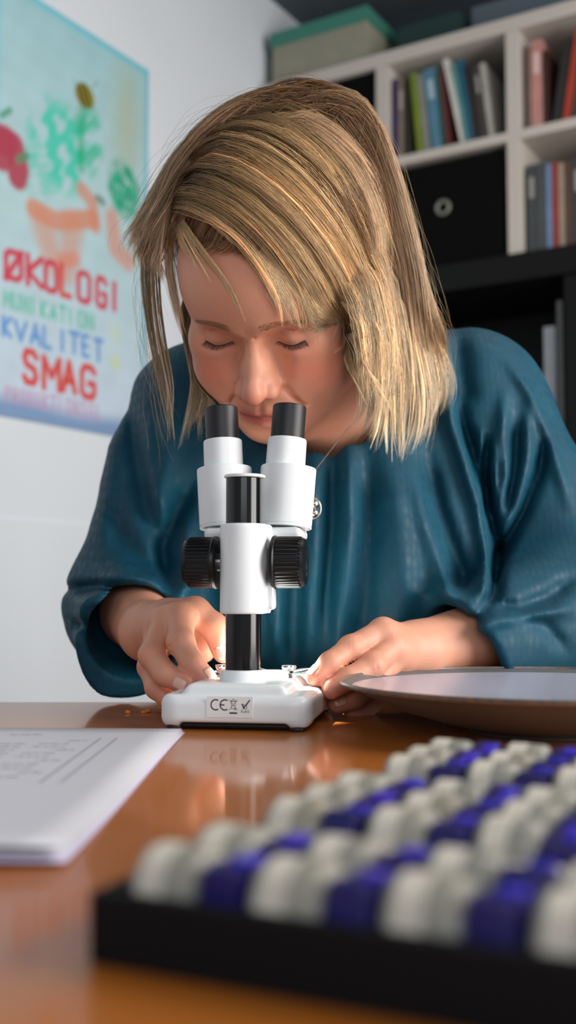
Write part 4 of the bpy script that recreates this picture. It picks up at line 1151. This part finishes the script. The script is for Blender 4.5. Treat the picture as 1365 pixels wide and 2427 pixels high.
# left: flows off the part to the left, puffs out and falls
puff = [
    G((700, 205), (620, 222), (530, 262), (450, 330), (388, 430), (352, 510, .93), (318, 560, .93), (296, 600, .93), off=.006),
    G((640, 225), (560, 255), (482, 315), (415, 400), (368, 480), (325, 540, .93), (292, 572, .93), off=.006),
    G((560, 265), (490, 315), (435, 380), (392, 450), (352, 515), (315, 560, .925), (302, 610, .925), off=.006),
    G((500, 325), (445, 385), (408, 445), (378, 500), (345, 550), (330, 600, .93), (335, 650, .93), off=.005),
    G((450, 385), (420, 445), (400, 500), (378, 560), (358, 610, .93), (352, 655, .93), off=.005),
    G((425, 440), (405, 500), (392, 560), (382, 620, .925), (392, 690, .925), off=.005),
]
SHEETS.append((puff, 150, 26, .009, .0045, .0026, 'back', 2.4))
# brown lock that frames the left of the face
temple = [
    G((440, 470), (412, 530), (398, 590), (400, 650, .925), (420, 740, .93), (446, 830, .94), off=.004),
    G((455, 480), (425, 540), (408, 595), (412, 660, .922), (432, 750, .93), (450, 800, .94), off=.004),
]
SHEETS.append((temple, 16, 24, .004, .0036, .0014, 'back', 1.0))
short_l = [
    G((470, 440), (440, 500), (415, 560), (405, 600), off=.002), G((520, 450), (490, 520), (460, 570), (430, 600), off=.002),
    G((570, 480), (560, 540), (540, 580), (500, 605), off=.002), G((620, 520), (620, 570), (600, 600), (575, 610), off=.002),
]
SHEETS.append((short_l, 50, 20, .004, .0045, .0026, 'root', 1.0))
fall_l = [
    G((380, 460, .006), (345, 540, .93), (332, 640, .94), (348, 780, .95), (372, 900, .955), (392, 1000, .955), (385, 1075, .955)),
    G((390, 470, .006), (362, 560, .93), (358, 680, .94), (372, 820, .95), (396, 940, .955), (408, 1085, .955)),
    G((400, 480, .006), (380, 570, .93), (380, 680, .935), (396, 800, .945), (415, 920, .95), (400, 1030, .95)),
]
SHEETS.append((fall_l, 17, 20, .006, .0030, .0012, 'ash', 1.4))
behind_l = [
    G((425, 700, .965), (440, 800, .975), (455, 900, .985), (440, 1000, .985), (425, 1060, .985)),
    G((445, 740, .965), (470, 850, .975), (490, 950, .985), (470, 1040, .985)),
    G((460, 780, .97), (490, 880, .98), (510, 970, .985), (500, 1030, .985)),
]
SHEETS.append((behind_l, 34, 20, .010, .0050, .0024, 'ash', 1.8))
# fine loose locks over the forehead
for g in ([(400, 465), (470, 500), (540, 560), (590, 620)], [(395, 480), (440, 540), (490, 610), (550, 690), (603, 775)], [(400, 500), (440, 560), (480, 630), (520, 690)],
          [(540, 560), (610, 640), (650, 710), (672, 770)], [(620, 560), (690, 650), (725, 730), (745, 800)], [(415, 520), (430, 570), (470, 640)],
          [(700, 600), (765, 700), (803, 800), (835, 900, .90), (870, 980, .92)], [(760, 640), (830, 760), (860, 860, .90), (960, 1000, .93)], [(660, 580), (740, 690), (780, 790), (800, 850, .895)]):
    a = G(*g, off=.007); b = a + np.array([.004, 0, .002]) * np.linspace(1, .2, NP_)[:, None]
    SHEETS.append(([a, b], 3, 20, .003, .0020, .0006, 'front', .8))
# the back of the head, away from the camera
bk = []
for k in range(12):
    az = radians(-100 + 200 * k / 11)
    pts = []
    for t in np.linspace(0, 1, 7):
        ph = t * radians(118)
        r = SK_R + .002 + .012 * t
        pts.append(from_head(SK_C + r * np.array([sin(ph) * sin(az), -sin(ph) * cos(az) * .9 - .15 * (1 - t), cos(ph)])))
    pts[-1] = pts[-1] + np.array([0, 0, -.05])
    bk.append(resample(pts, NP_))
SHEETS.append((bk, 130, 16, .008, .0060, .0050, 'back', 1.0))

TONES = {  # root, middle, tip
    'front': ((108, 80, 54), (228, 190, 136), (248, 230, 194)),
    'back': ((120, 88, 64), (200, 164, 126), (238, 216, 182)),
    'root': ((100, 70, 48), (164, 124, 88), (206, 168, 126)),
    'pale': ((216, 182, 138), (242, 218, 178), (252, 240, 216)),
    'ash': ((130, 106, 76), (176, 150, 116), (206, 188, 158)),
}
ALL = []; COL = []; RAD = []
tp = np.linspace(0, 1, NP_)
for (gs, nc, ns, th, sr, st, tone, fz) in SHEETS:
    GA = np.stack(gs); ng = len(gs)
    cr, cm, ct = [np.array(lin(*c)) for c in TONES[tone]]
    for c in range(nc):
        u = nrg.uniform(0, ng - 1.001); k = int(u); f = u - k
        base = GA[k] * (1 - f) + GA[k + 1] * f
        # layer: lift away from the head centre
        ctr = from_head(SK_C)
        out = base - ctr; out /= np.linalg.norm(out, axis=1)[:, None]
        lay = nrg.uniform(-.5, .5) * th
        t0 = nrg.uniform(0, .12) if tone in ('front', 'back') and ng > 2 else (nrg.uniform(0, .4) if tone == 'pale' else (nrg.uniform(0, .35) if tone == 'root' else 0)); ec = 1 - nrg.uniform(0, .24)
        base = base + out * lay
        ph, ph2 = nrg.uniform(0, 6.3, 2); am = nrg.uniform(.0008, .0030) * fz * (1.3 if tone in ('pale', 'root') else 1)
        side = np.cross(np.gradient(base, axis=0), out); side /= np.linalg.norm(side, axis=1)[:, None] + 1e-9
        base = base + side * (am * np.sin(tp * nrg.uniform(3, 8) + ph) * tp)[:, None] + out * (.6 * am * np.sin(tp * nrg.uniform(4, 9) + ph2) * tp)[:, None]
        base = base + side * (nrg.normal(0, .0042 if tone in ('pale', 'ash') else .0020) * fz * tp ** 2)[:, None]
        ctone = nrg.normal(0, .24); crs = nrg.uniform(-.18, .18)
        for s in range(ns):
            wv = (1 - tp) * sr + tp * st
            a, b = nrg.normal(0, .55, 2); stray = 1 + (2.5 if nrg.random() < .06 else 0) * tp
            q = base + (side * (a * wv * stray)[:, None] + out * (abs(b) * wv * .7 * stray)[:, None])
            q = q + side * (nrg.normal(0, .0008) * fz * np.sin(tp * nrg.uniform(6, 14) + nrg.uniform(0, 6)))[:, None]
            # start and length differ strand by strand
            e = ec * (1 - nrg.uniform(0, .12)); uu = t0 + (e - t0) * tp
            q = np.stack([np.interp(uu, tp, q[:, j]) for j in range(3)], 1)
            q = q - out * (.009 * np.clip(1 - tp / .12, 0, 1))[:, None]
            m = np.clip(uu + crs, 0, 1)[:, None]
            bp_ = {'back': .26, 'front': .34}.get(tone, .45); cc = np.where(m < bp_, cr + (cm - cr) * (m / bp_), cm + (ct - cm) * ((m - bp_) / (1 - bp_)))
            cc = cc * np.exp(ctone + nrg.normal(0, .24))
            ALL.append(q); COL.append(cc)
            r = nrg.uniform(.00008, .00016); RAD.append(r * np.clip((1.02 - tp) * 5, .25, 1))
# flyaways
for k in range(300):
    gs = [sweep, back_r, puff, ends_r, fall_l][k % 5]
    u = nrg.uniform(0, len(gs) - 1.001); i = int(u); base = gs[i] * (1 - u + i) + gs[i + 1] * (u - i)
    out = base - from_head(SK_C); out /= np.linalg.norm(out, axis=1)[:, None]
    a0 = nrg.uniform(.1, .7); uu = a0 + (min(1, a0 + nrg.uniform(.2, .45)) - a0) * tp
    q = np.stack([np.interp(uu, tp, base[:, j]) for j in range(3)], 1)
    q = q + out * (.003 + nrg.uniform(.003, .014) * np.sin(tp * pi * nrg.uniform(.5, 1)))[:, None] + nrg.normal(0, .006, 3) * tp[:, None]
    ALL.append(q); COL.append(np.tile(lin(190, 165, 125), (NP_, 1))); RAD.append(.00008 * np.clip((1.02 - tp) * 5, .3, 1))
ALL = np.array(ALL); COL = np.array(COL); RAD = np.array(RAD)
# keep every strand out of the head
flat = ALL.reshape(-1, 3)
for it in range(3):
    d = body_fn(flat.astype(np.float32), None, None)
    bad = np.where(d < .0018)[0]
    if not len(bad): break
    pb = flat[bad].astype(np.float32); g = np.zeros((len(bad), 3)); e = .001
    for j in range(3):
        dv = np.zeros(3, np.float32); dv[j] = e
        g[:, j] = (body_fn(pb + dv, None, None) - body_fn(pb - dv, None, None)) / (2 * e)
    g /= np.linalg.norm(g, axis=1)[:, None] + 1e-9
    flat[bad] += g * (np.minimum(.0022 - d[bad], .02))[:, None]
ALL = flat.reshape(ALL.shape)
def strand_mesh(ALL, COL, RAD):
    n, k, _ = ALL.shape
    T_ = np.gradient(ALL, axis=1); T_ /= np.linalg.norm(T_, axis=2, keepdims=True) + 1e-12
    ref = np.array([.3, -.8, .5]); X = np.cross(T_, ref); X /= np.linalg.norm(X, axis=2, keepdims=True) + 1e-12
    Yv = np.cross(T_, X)
    V = np.stack([ALL + (X * cos(a) + Yv * sin(a)) * RAD[:, :, None] for a in (0, 2 * pi / 3, 4 * pi / 3)], 2)   # n,k,3,3
    idx = np.arange(n * k * 3).reshape(n, k, 3)
    q = []
    for a in range(3):
        b = (a + 1) % 3
        q.append(np.stack([idx[:, :-1, a], idx[:, :-1, b], idx[:, 1:, b], idx[:, 1:, a]], -1).reshape(-1, 4))
    return V.reshape(-1, 3), np.concatenate(q), np.repeat(COL[:, :, None, :], 3, 2).reshape(-1, 3)
V, Q, C = strand_mesh(ALL, COL, RAD)
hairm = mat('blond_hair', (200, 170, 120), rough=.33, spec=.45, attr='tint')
hb = hairm.node_tree.nodes['Principled BSDF']
hb.inputs['Anisotropic'].default_value = .4
tr = hairm.node_tree.nodes.new('ShaderNodeBsdfTranslucent'); mxs = hairm.node_tree.nodes.new('ShaderNodeMixShader'); mxs.inputs[0].default_value = .25
at = [n for n in hairm.node_tree.nodes if n.type == 'ATTRIBUTE'][0]
hairm.node_tree.links.new(at.outputs['Color'], tr.inputs[0])
hairm.node_tree.links.new(hb.outputs[0], mxs.inputs[1]); hairm.node_tree.links.new(tr.outputs[0], mxs.inputs[2])
hairm.node_tree.links.new(mxs.outputs[0], [n for n in hairm.node_tree.nodes if n.type == 'OUTPUT_MATERIAL'][0].inputs[0])
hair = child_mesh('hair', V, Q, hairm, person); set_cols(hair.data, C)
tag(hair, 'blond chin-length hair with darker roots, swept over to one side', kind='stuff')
sum_t = sum(len(o.data.polygons) for o in bpy.data.objects if o.type == 'MESH'); print('faces', sum_t, 'hair strands', len(ALL), 'quads', len(Q))
# the dense undercoat on the scalp
def cap_fn(p, c, rad):
    q = to_head(p)
    d = ell(q, SK_C, SK_R - .0005)
    d = smin(d, ell(q, (0, -.105, -.03), (.072, .068, .075)), .03)
    # hairline: keep the face clear
    face = ell(q, (-.008, .030, -.030), (.066, .075, .088))
    d = smax(d, -face, .006)
    d = smax(d, -(q[:, 2] + .085 + q[:, 1] * .2), .01)
    return d + .0010 * noise3(p, 260, 9)
V, Q = nets(cap_fn, HO - .26, HO + .26, .0025)
q = to_head(V.astype(np.float32)); 
C = np.tile(lin(98, 72, 48), (len(V), 1)) * (1 + .25 * noise3(q * V3(1, .3, 1), 500, 11))[:, None]
cp = child_mesh('scalp_hair', V, Q, mat('hair_under', (110, 86, 58), rough=.7, attr='tint'), hair); cp.location = (0, 0, 0)
cp.data.transform(Matrix.Identity(4)); set_cols(cp.data, C)
# child_mesh already subtracted the parent's (zero) location: shift into the person's frame
cp.location = -person.location
